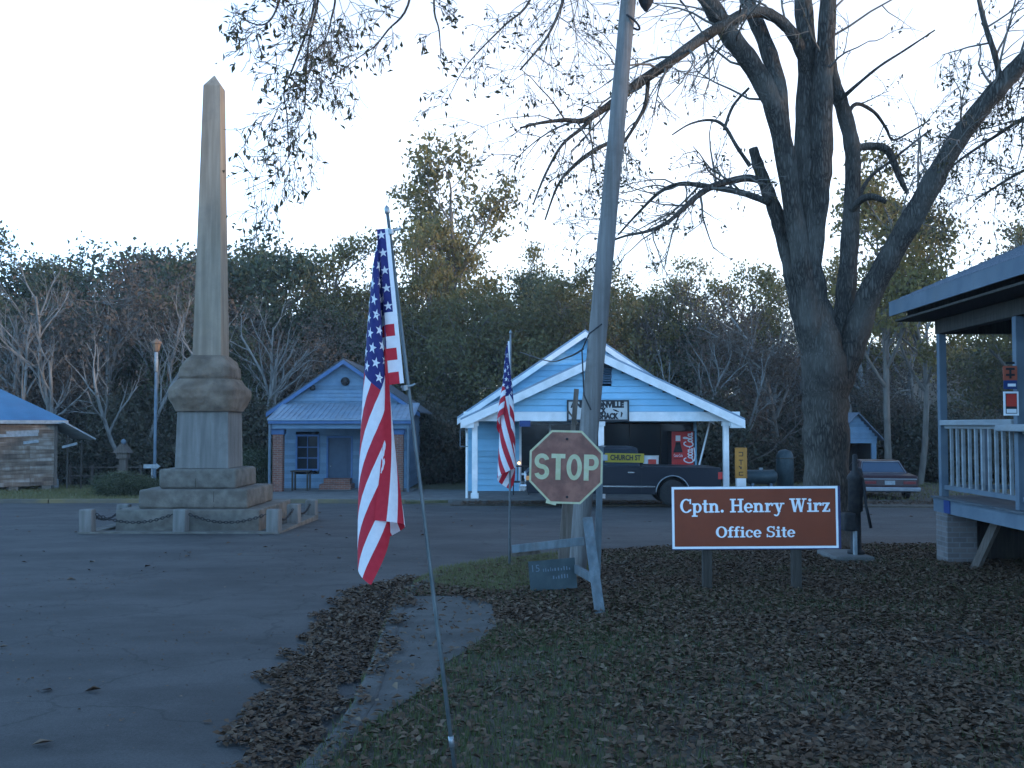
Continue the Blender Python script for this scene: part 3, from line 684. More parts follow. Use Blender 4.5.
for a, b in (((-1.62, 1.5), (-1.62, .98)), ((-1.62, .98), (-1.38, .98)), ((-1.62, 1.5), (-1.38, 1.5))): m_.tube([(a[0], PY-.1, a[1]), (b[0], PY-.1, b[1])], .014, 6)
m_.build('bracket', M['greypaint'], shop)
m_ = MB(); m_.bar((6.55, 33, 1.85), (6.1, 33, .1), .05, .05); tag(m_.build('leaning_pole', M['white']), 'thin white pole leaning under the right end of the shop porch', 'pole')
# hanging sign on the porch gable
s0, s1 = at(567, 421, PY-.06), at(629, 400, PY-.06)
sg = wthing('shop_sign', 'white shop sign with black frame and lettering on the porch gable', 'sign', ((s0.x+s1.x)/2, PY-.05, s0.z))
m_ = MB(); m_.box(s0.x+.05, s1.x-.05, PY-.05, PY-.018, s0.z+.05, s1.z-.05); m_.build('board', pm('sign_board', (.42,.42,.40), (.5,.5,.48), 6, .6), sg)
m_ = MB(); m_.box(s0.x, s1.x, PY-.07, PY-.017, s1.z-.049, s1.z); m_.box(s0.x, s1.x, PY-.07, PY-.017, s0.z, s0.z+.049)
m_.box(s0.x, s0.x+.049, PY-.068, PY-.017, s0.z+.05, s1.z-.05); m_.box(s1.x-.049, s1.x, PY-.068, PY-.017, s0.z+.05, s1.z-.05); m_.build('frame', M['black'], sg)
hS = s1.z-s0.z
def stx(t, fz, x0px, x1px):
    a, b = at(x0px, 400, PY).x, at(x1px, 400, PY).x
    font_text(t, .235, face_m(((a+b)/2, PY-.052, s0.z+hS*fz)), sg, M['black'], width=b-a, bold=.018)
stx('ANDERSONVILLE', .76, 570.5, 624); stx('CK', .48, 598, 606); stx('SHACK', .22, 598, 618)
m_ = MB()
m_.tube([at(613, 409.5, PY-.055), at(616, 410.5, PY-.055), at(619, 412, PY-.055)], [.012, .025, .01], 6); m_.tube([at(621, 417, PY-.055), at(622, 413, PY-.055), at(621, 412, PY-.055)], [.015, .026, .012], 6)
m_.build('painted_figure', M['iron'], sg)
p = at(525, 426, PY-.03); m_ = MB(); m_.box(p.x-.17, p.x+.17, PY-.035, PY-.021, p.z+.27-.29, p.z+.27-.1)
tag(m_.build('blue_plate', M['blueplate']), 'small blue plate on the white beam of the shop porch', 'plate')
lp = at(519, 463, 34.85); lamp = wthing('wall_lamp', 'small lit lamp glowing in the dark shop front', 'lamp', tuple(lp))
m_ = MB(); m_.lathe([(0, -.05), (.035, -.03), (.045, 0), (.03, .035), (0, .045)], tuple(lp), 12); m_.build('bulb', emitmat('warm_bulb', (1, .5, .2), 2.5), lamp, True)
m_ = MB(); m_.bar(lp+Vector((0, .0, .05)), lp+Vector((0, .14, .09)), .03, .03); m_.build('bracket', M['iron'], lamp)
# chair under the porch
ch = at(521, 492, 33.2); chz = pz
chair = wthing('porch_chair', 'dark slatted chair on the shop porch behind the stop sign', 'chair', (ch.x, 33.2, chz))
m_ = MB(); m_.box(ch.x-.28, ch.x+.28, 32.95, 33.45, chz+.4, chz+.44); m_.build('seat', M['iron'], chair)
m_ = MB()
for i in range(5): x = ch.x-.24+i*.12; m_.bar((x, 33.43, chz+.44), (x, 33.52, chz+.9), .025, .02)
m_.bar((ch.x-.29, 33.52, chz+.92), (ch.x+.29, 33.52, chz+.92), .03, .05); m_.build('backrest', M['iron'], chair)
for sx in (-.25, .25):
    for sy in (32.98, 33.42):
        m_ = MB(); m_.bar((ch.x+sx, sy, chz), (ch.x+sx, sy, chz+.4), .035, .035); m_.build('leg', M['iron'], chair)
# vending machine
v0, v1 = at(671, 431, 34.2), at(695, 431, 34.2)
vm = wthing('vending_machine', 'red drinks vending machine with white script under the shop porch', 'vending machine', ((v0.x+v1.x)/2, 34.5, pz))
vt = v0.z
m_ = MB(); m_.box(v0.x, v1.x, 34.22, 34.95, pz+.002, vt); m_.build('cabinet', M['black'], vm, bevel=.02)
xm = v0.x+(v1.x-v0.x)*.58
m_ = MB(); m_.box(v0.x+.02, v1.x-.06, 34.19, 34.225, .1+pz, vt-.02); m_.build('front_panel', M['cokered'], vm, bevel=.006)
zc = lambda py: at(680, py, 34.18).z
m_ = MB()
bx = at(678, 440, 34.18).x
m_.tube([(bx, 34.18, zc(459)), (bx, 34.18, zc(452)), (bx, 34.18, zc(446)), (bx, 34.18, zc(442))], [.15, .16, .1, .075], 14); bt = m_.build('bottle_picture', M['black'], vm, True)
for v in bt.data.vertices: v.co.y = (v.co.y+34.5-34.18)*.06-34.5+34.18
m_ = MB(); m_.box(bx-.08, bx+.08, 34.165, 34.186, zc(441), zc(435.5)); m_.build('bottle_cap', M['signwhite'], vm)
m_ = MB(); m_.box(bx-.175, bx+.175, 34.163, 34.1695, zc(458.5), zc(452.5)); m_.build('bottle_label', M['cokered'], vm)
font_text('Coca-Cola', .14, face_m((bx, 34.16, zc(455.5))), vm, M['signwhite'], width=.30, name='small_lettering')
# tall script running up the panel, drawn as pen strokes
def script(mb, strokes, M4, r=.055):
    for k, s in enumerate(strokes):
        pts = [Vector((a, b, 0)) for a, b in s]
        sm = []
        for i in range(len(pts)-1):
            p0, p1, p2, p3 = pts[max(i-1, 0)], pts[i], pts[i+1], pts[min(i+2, len(pts)-1)]
            for j in range(5):
                t = j/5; sm.append(.5*((2*p1)+(p2-p0)*t+(2*p0-5*p1+4*p2-p3)*t*t+(3*p1-p0-3*p2+p3)*t**3))
        sm.append(pts[-1])
        mb.tube([M4 @ p for p in sm], r, 5)
oo = lambda x: [(x+.3, .62), (x+.08, .45), (x+.08, .15), (x+.28, .02), (x+.45, .2), (x+.42, .5), (x+.25, .62)]
cc = lambda x: [(x+.42, .5), (x+.25, .62), (x+.07, .4), (x+.1, .12), (x+.3, .0), (x+.5, .15)]
aa = lambda x: oo(x)[:-1]+[(x+.44, .6), (x+.46, .15), (x+.58, .02), (x+.7, .15)]
CC = lambda x: [(x+.85, .85), (x+.7, 1.12), (x+.35, 1.1), (x+.05, .6), (x+.12, .1), (x+.45, -.08), (x+.85, .15)]
st = [CC(0), oo(.8), cc(1.28), aa(1.75), [(2.45, .35), (2.75, .4)], CC(2.7), oo(3.5), [(4.0, .2), (4.3, .9), (4.25, 1.2), (4.12, 1.1), (4.1, .2), (4.2, .0), (4.4, .15)], aa(4.4), [(.3, -.2), (1.2, -.32), (2.6, -.2)]]
m_ = MB(); hh_ = zc(432.5)-zc(463.5); k_ = hh_/5.2
xl_ = at(692.5, 448, 34.18).x
MM = Matrix.Translation((xl_, 34.178, zc(463))) @ Matrix(((0,-k_*1.25,0,0),(0,0,.3*k_,0),(k_,0,0,0),(0,0,0,1)))
script(m_, st, MM, .021); m_.build('lettering', M['signwhite'], vm)
# white tub on the porch seen over the pick-up's bed
tp = at(651, 470, 33.4); m_ = MB()
tub = wthing('white_tub', 'white tub with a red label under the shop porch behind the pickup', 'tub', (tp.x, 33.4, pz))
zt_ = at(651, 455.5, 33.4).z
m_.lathe([(0, pz), (.2, pz), (.21, pz+.55), (.2, pz+.56)], (tp.x, 33.4, 0), 16); m_.build('stand', M['black'], tub)
m_ = MB(); m_.lathe([(0, pz+.561), (.24, pz+.561), (.26, zt_-.02), (.27, zt_), (.24, zt_), (.23, zt_-.1), (0, zt_-.1)], (tp.x, 33.4, 0), 20); m_.build('bucket', M['white'], tub, True)
m_ = MB(); m_.box(tp.x-.13, tp.x+.13, 33.10, 33.14, zt_-.28, zt_-.12); m_.build('label', M['red'], tub)

# ------------------------------------------------------------------ vehicles
def arch_profile(pts, arches, n=12):
    """close a side profile: upper outline pts (front to rear), bottom edge with wheel arches [(x,r,zc)]"""
    zb = pts[0][1]; low = []
    for x, r, zc in arches:
        a0 = math.asin(max(-1, min(1, (zb-zc)/r)))
        for i in range(n+1):
            a = a0+(math.pi-2*a0)*i/n
            low.append((x-r*math.cos(math.pi-a)*-1 if False else x+r*math.cos(a), zc+r*math.sin(a)))
    return pts+low
def side_loft(mb, poly_fn, ys, ztop_in=0, m=0):
    pass
def wheel(parent, x, y, z, r, wd, side):
    m = MB(); m.lathe([(r*.62, -wd/2), (r*.93, -wd/2), (r, -wd*.35), (r, wd*.35), (r*.93, wd/2), (r*.62, wd/2)], n=28)
    m.v = [(x+a, y+c, z+b) for a, b, c in m.v]
    t = m.build('wheel', M['rubber'], parent, True)
    m = MB(); m.lathe([(0, -.03), (r*.2, -.04), (r*.24, -.01), (r*.5, .0), (r*.56, -.03), (r*.63, -.05), (r*.63, .08), (0, .08)], n=24)
    m.v = [(x+a, y+side*(wd/2-.05)-side*c, z+b) for a, b, c in m.v]
    m.build('rim', M['steel'], t, True)
# pick-up: rear at x=0, nose at x=-5.5; the near side is y=0
tp_ = at(721.5, 500, 28.0)
truck = thing('pickup_truck', 'black pickup truck parked side on in front of the pale blue shop', 'pickup truck', (tp_.x, 28.0, gz(28.9)+.02))
W = 1.9
def prism_body(mb, poly, y0, y1, inset, zmid, m=0):
    """side profile extruded, sides pulled in above zmid (tumblehome)"""
    n = len(poly)
    def yy(z, s):
        k = max(0, (z-zmid))*inset
        return y0+k if s == 0 else y1-k
    vs = [(x, yy(z, 0), z) for x, z in poly]+[(x, yy(z, 1), z) for x, z in poly]
    return mb.add(vs, [tuple(range(n))[::-1], tuple(range(n, 2*n))]+[(i, (i+1) % n, n+(i+1) % n, n+i) for i in range(n)], m)
def low_edge(x_from, x_to, z, arches, n=14):
    """bottom edge running from x_from to x_to (increasing x) with half round arches"""
    out = [(x_from, z)]
    for x, r, zc in arches:
        dx = math.sqrt(r*r-(z-zc)**2) if abs(z-zc) < r else r
        a0 = math.atan2(z-zc, -dx); a1 = math.atan2(z-zc, dx)
        a0 = a0 if a0 > 0 else a0+2*math.pi
        for i in range(n+1):
            a = a0+(a1-a0)*i/n; out.append((x+r*math.cos(a), zc+r*math.sin(a)))
    return out+[(x_to, z)]
arch = [(-4.55, .45, .40), (-1.36, .45, .40)]
m_ = MB()
poly = low_edge(-5.4, -.05, .34, arch)+[(0, .45), (-.02, 1.1), (-2.2, 1.12), (-2.22, 1.1), (-3.9, 1.1), (-5.3, 1.02), (-5.45, .9), (-5.46, .5)]
prism_body(m_, poly, 0, W, 0, .75)
m_.build('body', M['truck'], truck, bevel=.035)
m_ = MB()
for x in (-4.55, -1.36): m_.box(x-.5, x+.5, .3, W-.3, .36, .88)
m_.build('wheel_well', M['black'], truck)
m_ = MB()
cab = [(-3.98, 1.09), (-2.26, 1.09), (-2.34, 1.62), (-2.45, 1.66), (-3.2, 1.66), (-3.35, 1.62)]
prism_body(m_, cab, .06, W-.06, .22, 1.1); m_.build('cab', M['truck'], truck, bevel=.03)
m_ = MB()
for poly in ([(-3.78, 1.14), (-3.12, 1.14), (-3.12, 1.58), (-3.36, 1.58)], [(-3.06, 1.14), (-2.4, 1.14), (-2.44, 1.58), (-3.06, 1.58)]):
    prism_body(m_, poly, .052, .08, .22, 1.1)
m_.build('side_window', glassmat('car_glass', (.03, .04, .05), .05), truck)
m_ = MB(); m_.add([(-3.93, .2, 1.13), (-3.93, W-.2, 1.13), (-3.40, W-.3, 1.6), (-3.40, .3, 1.6), (-3.90, .2, 1.11), (-3.90, W-.2, 1.11), (-3.36, W-.3, 1.58), (-3.36, .3, 1.58)], [(0,1,2,3), (7,6,5,4), (0,4,5,1), (1,5,6,2), (2,6,7,3), (3,7,4,0)]); m_.build('windscreen', M['glass'], truck)
m_ = MB(); m_.box(-2.3, -2.28, .35, W-.35, 1.2, 1.55); m_.build('rear_window', M['glass'], truck)
for x, zc in ((-4.55, .38), (-1.36, .38)):
    for y, s in ((.13, -1), (W-.13, 1)): wheel(truck, x, y, zc-.0, .37, .24, s)
for x in (-4.55, -1.36):                            # bright wheel arch lips
    m_ = MB(); m_.tube([(x+.465*math.cos(a), -.006, .40+.465*math.sin(a)) for a in [math.pi*(i/20) for i in range(21)]], .016, 6); m_.build('wheel_arch_trim', M['steel'], truck, True)
m_ = MB(); m_.box(-4.07, -1.85, -.018, -.002, .535, .575); m_.box(-.88, -.06, -.018, -.002, .535, .575); m_.build('side_moulding', M['chrome'], truck)
m_ = MB(); m_.box(-.1, .025, -.012, .12, .78, .98); m_.build('tail_light', M['taillight'], truck, bevel=.01)
m_ = MB(); m_.box(-.1, .025, W-.12, W+.012, .78, .98); m_.build('tail_light', M['taillight'], truck, bevel=.01)
m_ = MB(); m_.box(-5.46, -5.3, -.012, .1, .7, .82); m_.build('turn_signal', M['amber'], truck, bevel=.01)
m_ = MB(); m_.box(-5.49, -5.44, .12, .42, .66, .86); m_.build('headlight', M['signwhite'], truck, bevel=.01)
m_ = MB(); m_.box(-5.49, -5.44, W-.42, W-.12, .66, .86); m_.build('headlight', M['signwhite'], truck, bevel=.01)
m_ = MB(); m_.box(0, .16, -.02, W+.02, .4, .56); m_.build('bumper', M['chrome'], truck, bevel=.03)
m_ = MB(); m_.box(-5.62, -5.44, -.03, W+.03, .38, .58); m_.build('bumper', M['chrome'], truck, bevel=.03)
m_ = MB(); m_.box(-2.235, -2.22, -.004, .03, .36, 1.06); m_.box(-3.66, -3.65, -.004, .03, .4, 1.06); m_.build('door_seam', M['black'], truck)
m_ = MB(); m_.box(-2.62, -2.44, -.025, -.001, .93, .965); m_.build('door_handle', M['chrome'], truck)
m_ = MB(); m_.box(-3.72, -3.6, -.2, -.05, 1.14, 1.28); m_.bar((-3.66, -.06, 1.14), (-3.66, .06, 1.08), .03, .03); m_.build('wing_mirror', M['truck'], truck, bevel=.01)
truck.rotation_euler = (0, R(.6), 0)
# saloon car seen from behind, nose pointing away
c_ = at(890, 500, 31.6)
car = thing('parked_car', 'old maroon saloon car parked rear end towards us by the shed', 'car', (c_.x, 31.6, gz(32.5)+.02), R(-9)); car.scale = (.91, .91, .91)
cw = .95
def xsec(poly, x0, x1, inset, zmid, mb):
    """side profile in (y,z) extruded across x"""
    n = len(poly); f = lambda z, s: s*(cw-max(0, z-zmid)*inset)
    vs = [(f(z, -1), y, z) for y, z in poly]+[(f(z, 1), y, z) for y, z in poly]
    mb.add(vs, [tuple(range(n)), tuple(range(n, 2*n))[::-1]]+[(i, n+i, n+(i+1) % n, (i+1) % n) for i in range(n)])
m_ = MB()
poly = low_edge(.1, 5.2, .28, [(1.15, .4, .33), (4.1, .4, .33)])+[(5.3, .5), (5.25, .75), (3.75, .88), (1.3, .90), (.12, .86), (.0, .8), (-.02, .45)]
xsec(poly, -cw, cw, 0, .6, m_); m_.build('body', M['maroon'], car, bevel=.07, seg=3)
m_ = MB(); n_ = [(1.05, .88), (3.7, .86), (2.95, 1.3), (2.7, 1.34), (1.75, 1.34), (1.55, 1.3)]
f = lambda z: .86-max(0, z-.88)*.42
m_.add([(-f(z), y, z) for y, z in n_]+[(f(z), y, z) for y, z in n_], [tuple(range(6)), tuple(range(6, 12))[::-1]]+[(i, 6+i, 6+(i+1) % 6, (i+1) % 6) for i in range(6)])
m_.build('cabin', M['maroon'], car, bevel=.04)
m_ = MB(); m_.add([(-.74, 1.11, .93), (.74, 1.11, .93), (.60, 1.50, 1.27), (-.60, 1.50, 1.27), (-.74, 1.16, .91), (.74, 1.16, .91), (.60, 1.56, 1.26), (-.60, 1.56, 1.26)], [(0,1,2,3), (7,6,5,4), (0,4,5,1), (1,5,6,2), (2,6,7,3), (3,7,4,0)])
m_.build('rear_window', glassmat('rear_glass', (.05, .07, .1), .05), car)
m_ = MB()
ring = [(-.78, 1.09, .905), (.78, 1.09, .905), (.63, 1.50, 1.30), (-.63, 1.50, 1.30)]
for i in range(4): m_.bar(ring[i], ring[(i+1) % 4], .022, .022)
m_.build('window_trim', M['carchrome'], car)
for s in (-1, 1):
    m_ = MB()
    pol = [(1.75, .93), (3.45, .92), (2.9, 1.26), (1.85, 1.27)]
    m_.add([(s*(f(z)+.006), y, z) for y, z in pol]+[(s*(f(z)-.02), y, z) for y, z in pol], [(0,1,2,3), (7,6,5,4), (0,4,5,1), (1,5,6,2), (2,6,7,3), (3,7,4,0)]); m_.build('side_window', M['glass'], car)
    m_ = MB(); m_.box(min(s*.45, s*.86), max(s*.45, s*.86), -.035, .02, .57, .67); m_.build('tail_light', M['carlight'], car, bevel=.01)
m_ = MB(); m_.box(-.99, .99, -.16, .02, .32, .47); m_.build('bumper', M['carchrome'], car, bevel=.03)
m_ = MB(); m_.box(-.9, .9, -.03, .01, .73, .76); m_.build('boot_trim', M['carchrome'], car)
m_ = MB(); m_.box(-.17, .17, -.045, -.0, .55, .69); m_.build('number_plate', M['palegrey'], car)
for y in (1.15, 4.1):
    for s in (-1, 1):
        m = MB(); m.lathe([(.2, -.1), (.3, -.1), (.32, -.07), (.32, .07), (.3, .1), (.2, .1)], n=24); m.v = [(s*.78+c, y+a, .32+b) for a, b, c in m.v]; t = m.build('wheel', M['rubber'], car, True)
        m = MB(); m.lathe([(0, 0), (.2, .02), (.2, -.1), (0, -.1)], n=18); m.v = [(s*.85+s*c, y+a, .32+b) for a, b, c in m.v]; m.build('rim', M['steel'], t, True)

# ------------------------------------------------------------------ barn at the left
barn = thing('barn', 'weathered plank barn with tin roof tinted blue by the sky, on stone piers', 'barn', (0, 0, 0))
A, B = at(-75, 488, 35.0), at(53.5, 484, 38.0)
A.z = B.z = 0
d = (B-A); Lb = d.length; yaw = math.atan2(d.y, d.x)
barn.location = (A.x, A.y, 0); barn.rotation_euler = (0, 0, yaw)
zf, zev = -.62, 1.83
def plankmat():
    m, n, b = newmat('patchy_painted_planks'); L = n.links.new
    tc = ND(n, 'ShaderNodeTexCoord'); mp = ND(n, 'ShaderNodeMapping'); mp.inputs['Scale'].default_value = (.45, .45, 5.2); L(tc.outputs['Object'], mp.inputs[0])
    br = ND(n, 'ShaderNodeTexNoise'); br.inputs['Scale'].default_value = 1.5; br.inputs['Detail'].default_value = 6; br.inputs['Roughness'].default_value = .62; L(mp.outputs[0], br.inputs[0])
    g = ND(n, 'ShaderNodeNewGeometry'); sep = ND(n, 'ShaderNodeSeparateXYZ'); L(tc.outputs['Object'], sep.inputs[0])
    cb = ND(n, 'ShaderNodeCombineXYZ'); L(sep.outputs[0], cb.inputs[0])
    m9 = ND(n, 'ShaderNodeMath', operation='MULTIPLY'); m9.inputs[1].default_value = 40; L(g.outputs['Random Per Island'], m9.inputs[0]); L(m9.outputs[0], cb.inputs[1])
    wn_ = ND(n, 'ShaderNodeTexNoise'); wn_.inputs['Scale'].default_value = .9; wn_.inputs['Detail'].default_value = 5; wn_.inputs['Roughness'].default_value = .7; L(cb.outputs[0], wn_.inputs[0])
    av = ND(n, 'ShaderNodeMixRGB'); av.inputs[0].default_value = .62; L(br.outputs[0], av.inputs[1]); L(wn_.outputs[0], av.inputs[2])
    cr = ND(n, 'ShaderNodeValToRGB'); e = cr.color_ramp.elements; e[0].position = .36; e[1].position = .66
    e[0].color = (.045, .03, .022, 1); e[1].color = (.36, .32, .28, 1); x = e.new(.5); x.color = (.15, .105, .075, 1)
    L(av.outputs[0], cr.inputs[0]); L(cr.outputs[0], b.inputs['Base Color']); b.inputs['Roughness'].default_value = .95
    return m
PLK = plankmat()
m_ = MB()
for xa_, xb_ in ((0, Lb*.47), (Lb*.471, Lb*.8), (Lb*.801, Lb)): siding(m_, lambda z, q=xa_: q, lambda z, q=xb_: q, 0, zf, zev-.02, .15, .022)
m_.box(0, .1, .03, 5, zf, zev-.02); m_.box(Lb-.1, Lb, .03, 5, zf, zev-.02); m_.box(.11, Lb-.11, 4.9, 5, zf, zev-.02)
m_.build('wall', PLK, barn)
m_ = MB()
for x0, x1, z in ((1.9, 3.72, 1.3), (2.6, 3.75, 1.42), (3.2, 3.74, 1.05)):
    m_.bar((min(x0, Lb-.2), -.03, z-.06), (min(x1, Lb-.02), -.03, z), .03, .11)
m_.build('pale_plank', M['palegrey'], barn)
m_ = MB(); m_.box(Lb+.002, Lb+.1, -.06, .05, zf-.02, zev-.06); m_.build('corner_board', M['wood'], barn)
m_ = MB(); ov = .35
rz0, rz1 = zev, zev+1.9; cxr, cyr = Lb/2, 2.5
e0 = [(-ov, -ov, rz0), (Lb+ov, -ov, rz0), (Lb+ov, 5+ov, rz0), (-ov, 5+ov, rz0), (cxr-1.0, 2.5, rz1), (cxr+1.0-1.1, 2.5, rz1)]
e0[4] = (1.1, 2.5, rz1); e0[5] = (Lb-2.6, 2.5, rz1)
m_.add(e0+[(x, y, z-.06) for x, y, z in e0[:4]], [(0,1,5,4), (1,2,5), (2,3,4,5), (3,0,4), (6,7,1,0), (7,8,2,1), (8,9,3,2), (9,6,0,3), (9,8,7,6)])
m_.build('roof', M['barnroof'], barn)
m_ = MB(); m_.box(-ov-.02, Lb+ov+.02, -ov-.03, -ov-.002, rz0-.13, rz0-.002); m_.build('eave_board', M['palegrey'], barn)
m_ = MB(); m_.bar((Lb+.1, .3, rz0-.08), (Lb+1.25, .3, rz0-.72), 2.2, .05, up=(0, 0, 1)); m_.build('lean_to_roof', M['palegrey'], barn)
for x, y, h in ((Lb+.42, -.2, rz0-.55), (Lb+.98, -.1, rz0-.75)):
    m_ = MB(); m_.tube([(x, y, -.86), (x, y, h)], .035, 6); m_.build('post', M['darkwood'], barn)
m_ = MB(); m_.bar((Lb+.2, -.25, rz0-1.02), (Lb+.75, -.27, rz0-.88), .03, .09); m_.build('nailed_board', M['palegrey'], barn)
for x in (.3, 1.6, 2.9, Lb-.25):
    m_ = MB(); m_.box(x-.17, x+.17, .02, .34, -1.0, zf); m_.build('stone_pier', M['step'], barn, bevel=.03)
p = gp(57, 490); m_ = MB(); m_.lathe([(.14, 0), (.19, .04), (.19, .34), (.21, .38), (.13, .40), (.12, .6), (.07, .64), (.07, .75), (0, .75)], (p.x, p.y-.3, gz(p.y)+.05), 14)
tag(m_.build('milk_churn', M['palegrey'], smooth=True), 'pale milk churn standing at the right corner of the plank barn', 'churn')
# thin rail fence behind the barn
fe = wthing('rail_fence', 'thin grey rail fence at the edge of the wood beside the barn', 'fence', (-15, 42, gz(42)))
for px in (70, 92, 118, 141):
    a = at(px, 480, 42); m_ = MB(); m_.box(a.x-.04, a.x+.04, 41.95, 42.05, gz(42), gz(42)+.95); m_.build('post', M['wood'], fe)
for h in (.5, .85):
    m_ = MB(); m_.bar((at(66, 480, 42).x, 41.93, gz(42)+h), (at(143, 480, 42).x, 41.93, gz(42)+h), .04, .05); m_.build('rail', M['wood'], fe)
# street lamp
a = at(154.5, 480, 40); lb_ = wthing('street_lamp', 'slim grey lamp post with brown lantern left of the obelisk', 'street lamp', (a.x, 40, gz(40)))
zt1, zt2 = at(154, 372, 40).z, at(154, 352, 40).z
m_ = MB(); m_.tube([(a.x, 40, gz(40)), (a.x, 40, gz(40)+.5), (a.x, 40, zt1)], [.11, .065, .055], 10); m_.build('pole', M['greypaint'], lb_, True)
m_ = MB(); m_.tube([(a.x, 40, zt1), (a.x, 40, zt2)], .07, 10); m_.build('pole_top', M['palegrey'], lb_, True)
m_ = MB(); m_.lathe([(.05, zt2), (.12, zt2+.05), (.17, zt2+.32), (.22, zt2+.34), (.2, zt2+.4), (.06, zt2+.5), (0, zt2+.55)], (a.x, 40, 0), 8); m_.build('lantern', pm('brown_metal', (.16,.09,.05), (.2,.12,.07), 5, .6), lb_)
# arrow sign
a = at(152, 467, 37); ar = wthing('arrow_sign', 'small white arrow sign on a post left of the obelisk', 'sign', (a.x, 37, gz(37)))
b0_, b1_ = at(144, 469.5, 37), at(161, 463, 37)
zc_ = (b0_.z+b1_.z)/2; h_ = (b1_.z-b0_.z)/2
m_ = MB(); m_.prism([(b0_.x, zc_-h_*.6), (b1_.x-.16, zc_-h_*.6), (b1_.x-.16, zc_-h_), (b1_.x, zc_), (b1_.x-.16, zc_+h_), (b1_.x-.16, zc_+h_*.6), (b0_.x, zc_+h_*.6)], XZ, 36.94, 36.97); m_.build('arrow_board', M['palegrey'], ar)
m_ = MB(); m_.tube([(a.x, 37, gz(37)), (a.x, 37, zc_+.05)], .03, 8); m_.build('post', M['palegrey'], ar)
# roofed post (feeder) behind the shrubs
a = at(123, 478, 39); fd = wthing('bird_feeder', 'weathered roofed bird feeder on a post behind the dark shrubs', 'bird feeder', (a.x, 39, gz(39)))
z0_, z1_ = at(123, 458, 39).z, at(123, 446, 39).z
m_ = MB(); m_.box(a.x-.13, a.x+.13, 38.9, 39.1, gz(39), z0_-.02); m_.build('post', M['wood'], fd)
m_ = MB(); m_.box(a.x-.2, a.x+.2, 38.8, 39.2, z0_-.02, z0_+.25); m_.build('box', M['wood'], fd, bevel=.01)
m_ = MB(); m_.prism([(a.x-.34, z0_+.2), (a.x+.3, z0_+.2), (a.x, z1_+.1)], XZ, 38.7, 39.3); m_.build('roof', M['wood'], fd)
m_ = MB(); m_.lathe([(.06, z1_+.05), (.1, z1_+.15), (.08, z1_+.24), (0, z1_+.28)], (a.x, 39, 0), 10); m_.build('finial', M['greypaint'], fd, True)

# ------------------------------------------------------------------ things right of the shop
Y0 = 30.5
a0, a1 = at(735.5, 478, Y0), at(746.5, 448, Y0)
os_ = wthing('upright_sign', 'tall narrow orange sign on a white foot beside the shop porch', 'sign', ((a0.x+a1.x)/2, Y0, gz(Y0)))
m_ = MB(); m_.box(a0.x, a1.x, Y0, Y0+.08, a0.z, a1.z); m_.build('board', M['orange'], os_, bevel=.01)
m_ = MB()
for k, (u0, v0_, u1, v1_) in enumerate(((.3,.84,.7,.87), (.3,.72,.7,.75), (.62,.72,.7,.87), (.3,.58,.7,.61), (.46,.44,.54,.61), (.3,.36,.42,.4), (.42,.3,.56,.38), (.3,.18,.7,.21), (.3,.08,.7,.11), (.3,.08,.37,.21))):
    X0 = a0.x+(a1.x-a0.x)*u0; X1 = a0.x+(a1.x-a0.x)*u1; Z0 = a0.z+(a1.z-a0.z)*v0_; Z1 = a0.z+(a1.z-a0.z)*v1_
    m_.box(X0, X1, Y0-.006-.0005*k, Y0+.01, Z0, Z1)
m_.build('lettering', pm('dark_brown_letters', (.05,.03,.015), (.07,.04,.02), 8, .7), os_)
m_ = MB()
t = .03
m_.box(a0.x-.01, a1.x+.01, Y0-.015, Y0-.001, a1.z-t, a1.z+.01); m_.box(a0.x-.01, a1.x+.01, Y0-.015, Y0-.001, a0.z-.01, a0.z+t)
m_.box(a0.x-.01, a0.x+t, Y0-.014, Y0-.001, a0.z+t+.001, a1.z-t-.001); m_.box(a1.x-t, a1.x+.01, Y0-.014, Y0-.001, a0.z+t+.001, a1.z-t-.001); m_.build('border', pm('ochre_border', (.3,.13,.02), (.36,.17,.03), 5, .6), os_)
m_ = MB(); m_.box(a0.x+.03, a1.x-.03, Y0-.03, Y0+.14, a0.z-.25, a0.z-.011); m_.box(a0.x+.06, a1.x-.06, Y0, Y0+.1, gz(Y0), a0.z-.25); m_.build('foot', M['white'], os_)
Y1 = 33.0
a = at(761, 478, Y1); tk = wthing('gas_tank', 'grey horizontal gas tank behind the orange sign', 'tank', (a.x, Y1, gz(Y1)))
r_ = .24; l_ = .42; zc_ = at(761, 477, Y1).z
m_ = MB(); m_.tube([(a.x-l_-.12, Y1, zc_), (a.x-l_-.09, Y1, zc_), (a.x-l_, Y1, zc_), (a.x+l_, Y1, zc_), (a.x+l_+.09, Y1, zc_), (a.x+l_+.12, Y1, zc_)], [.05, .16, r_, r_, .16, .05], 18); m_.build('tank_body', M['plaque'], tk, True)
for s in (-.3, .3):
    m_ = MB(); m_.box(a.x+s-.04, a.x+s+.04, Y1-.16, Y1+.16, gz(Y1), zc_-.2); m_.build('foot', M['greypaint'], tk)
m_ = MB(); m_.lathe([(.07, zc_+.2), (.07, zc_+.3), (0, zc_+.31)], (a.x, Y1, 0), 10); m_.build('valve_cap', M['palegrey'], tk)
Y2 = 33.4
a = at(785, 470, Y2); bn = wthing('storage_bin', 'dark upright storage bin standing left of the big tree trunk', 'bin', (a.x, Y2, gz(Y2)))
zt_ = at(785, 449, Y2).z
m_ = MB(); m_.lathe([(.2, gz(Y2)), (.27, gz(Y2)+.02), (.29, zt_-.3), (.27, zt_-.2), (.2, zt_-.06), (0, zt_)], (a.x, Y2, 0), 18); m_.build('bin_body', M['plaque'], bn, True)
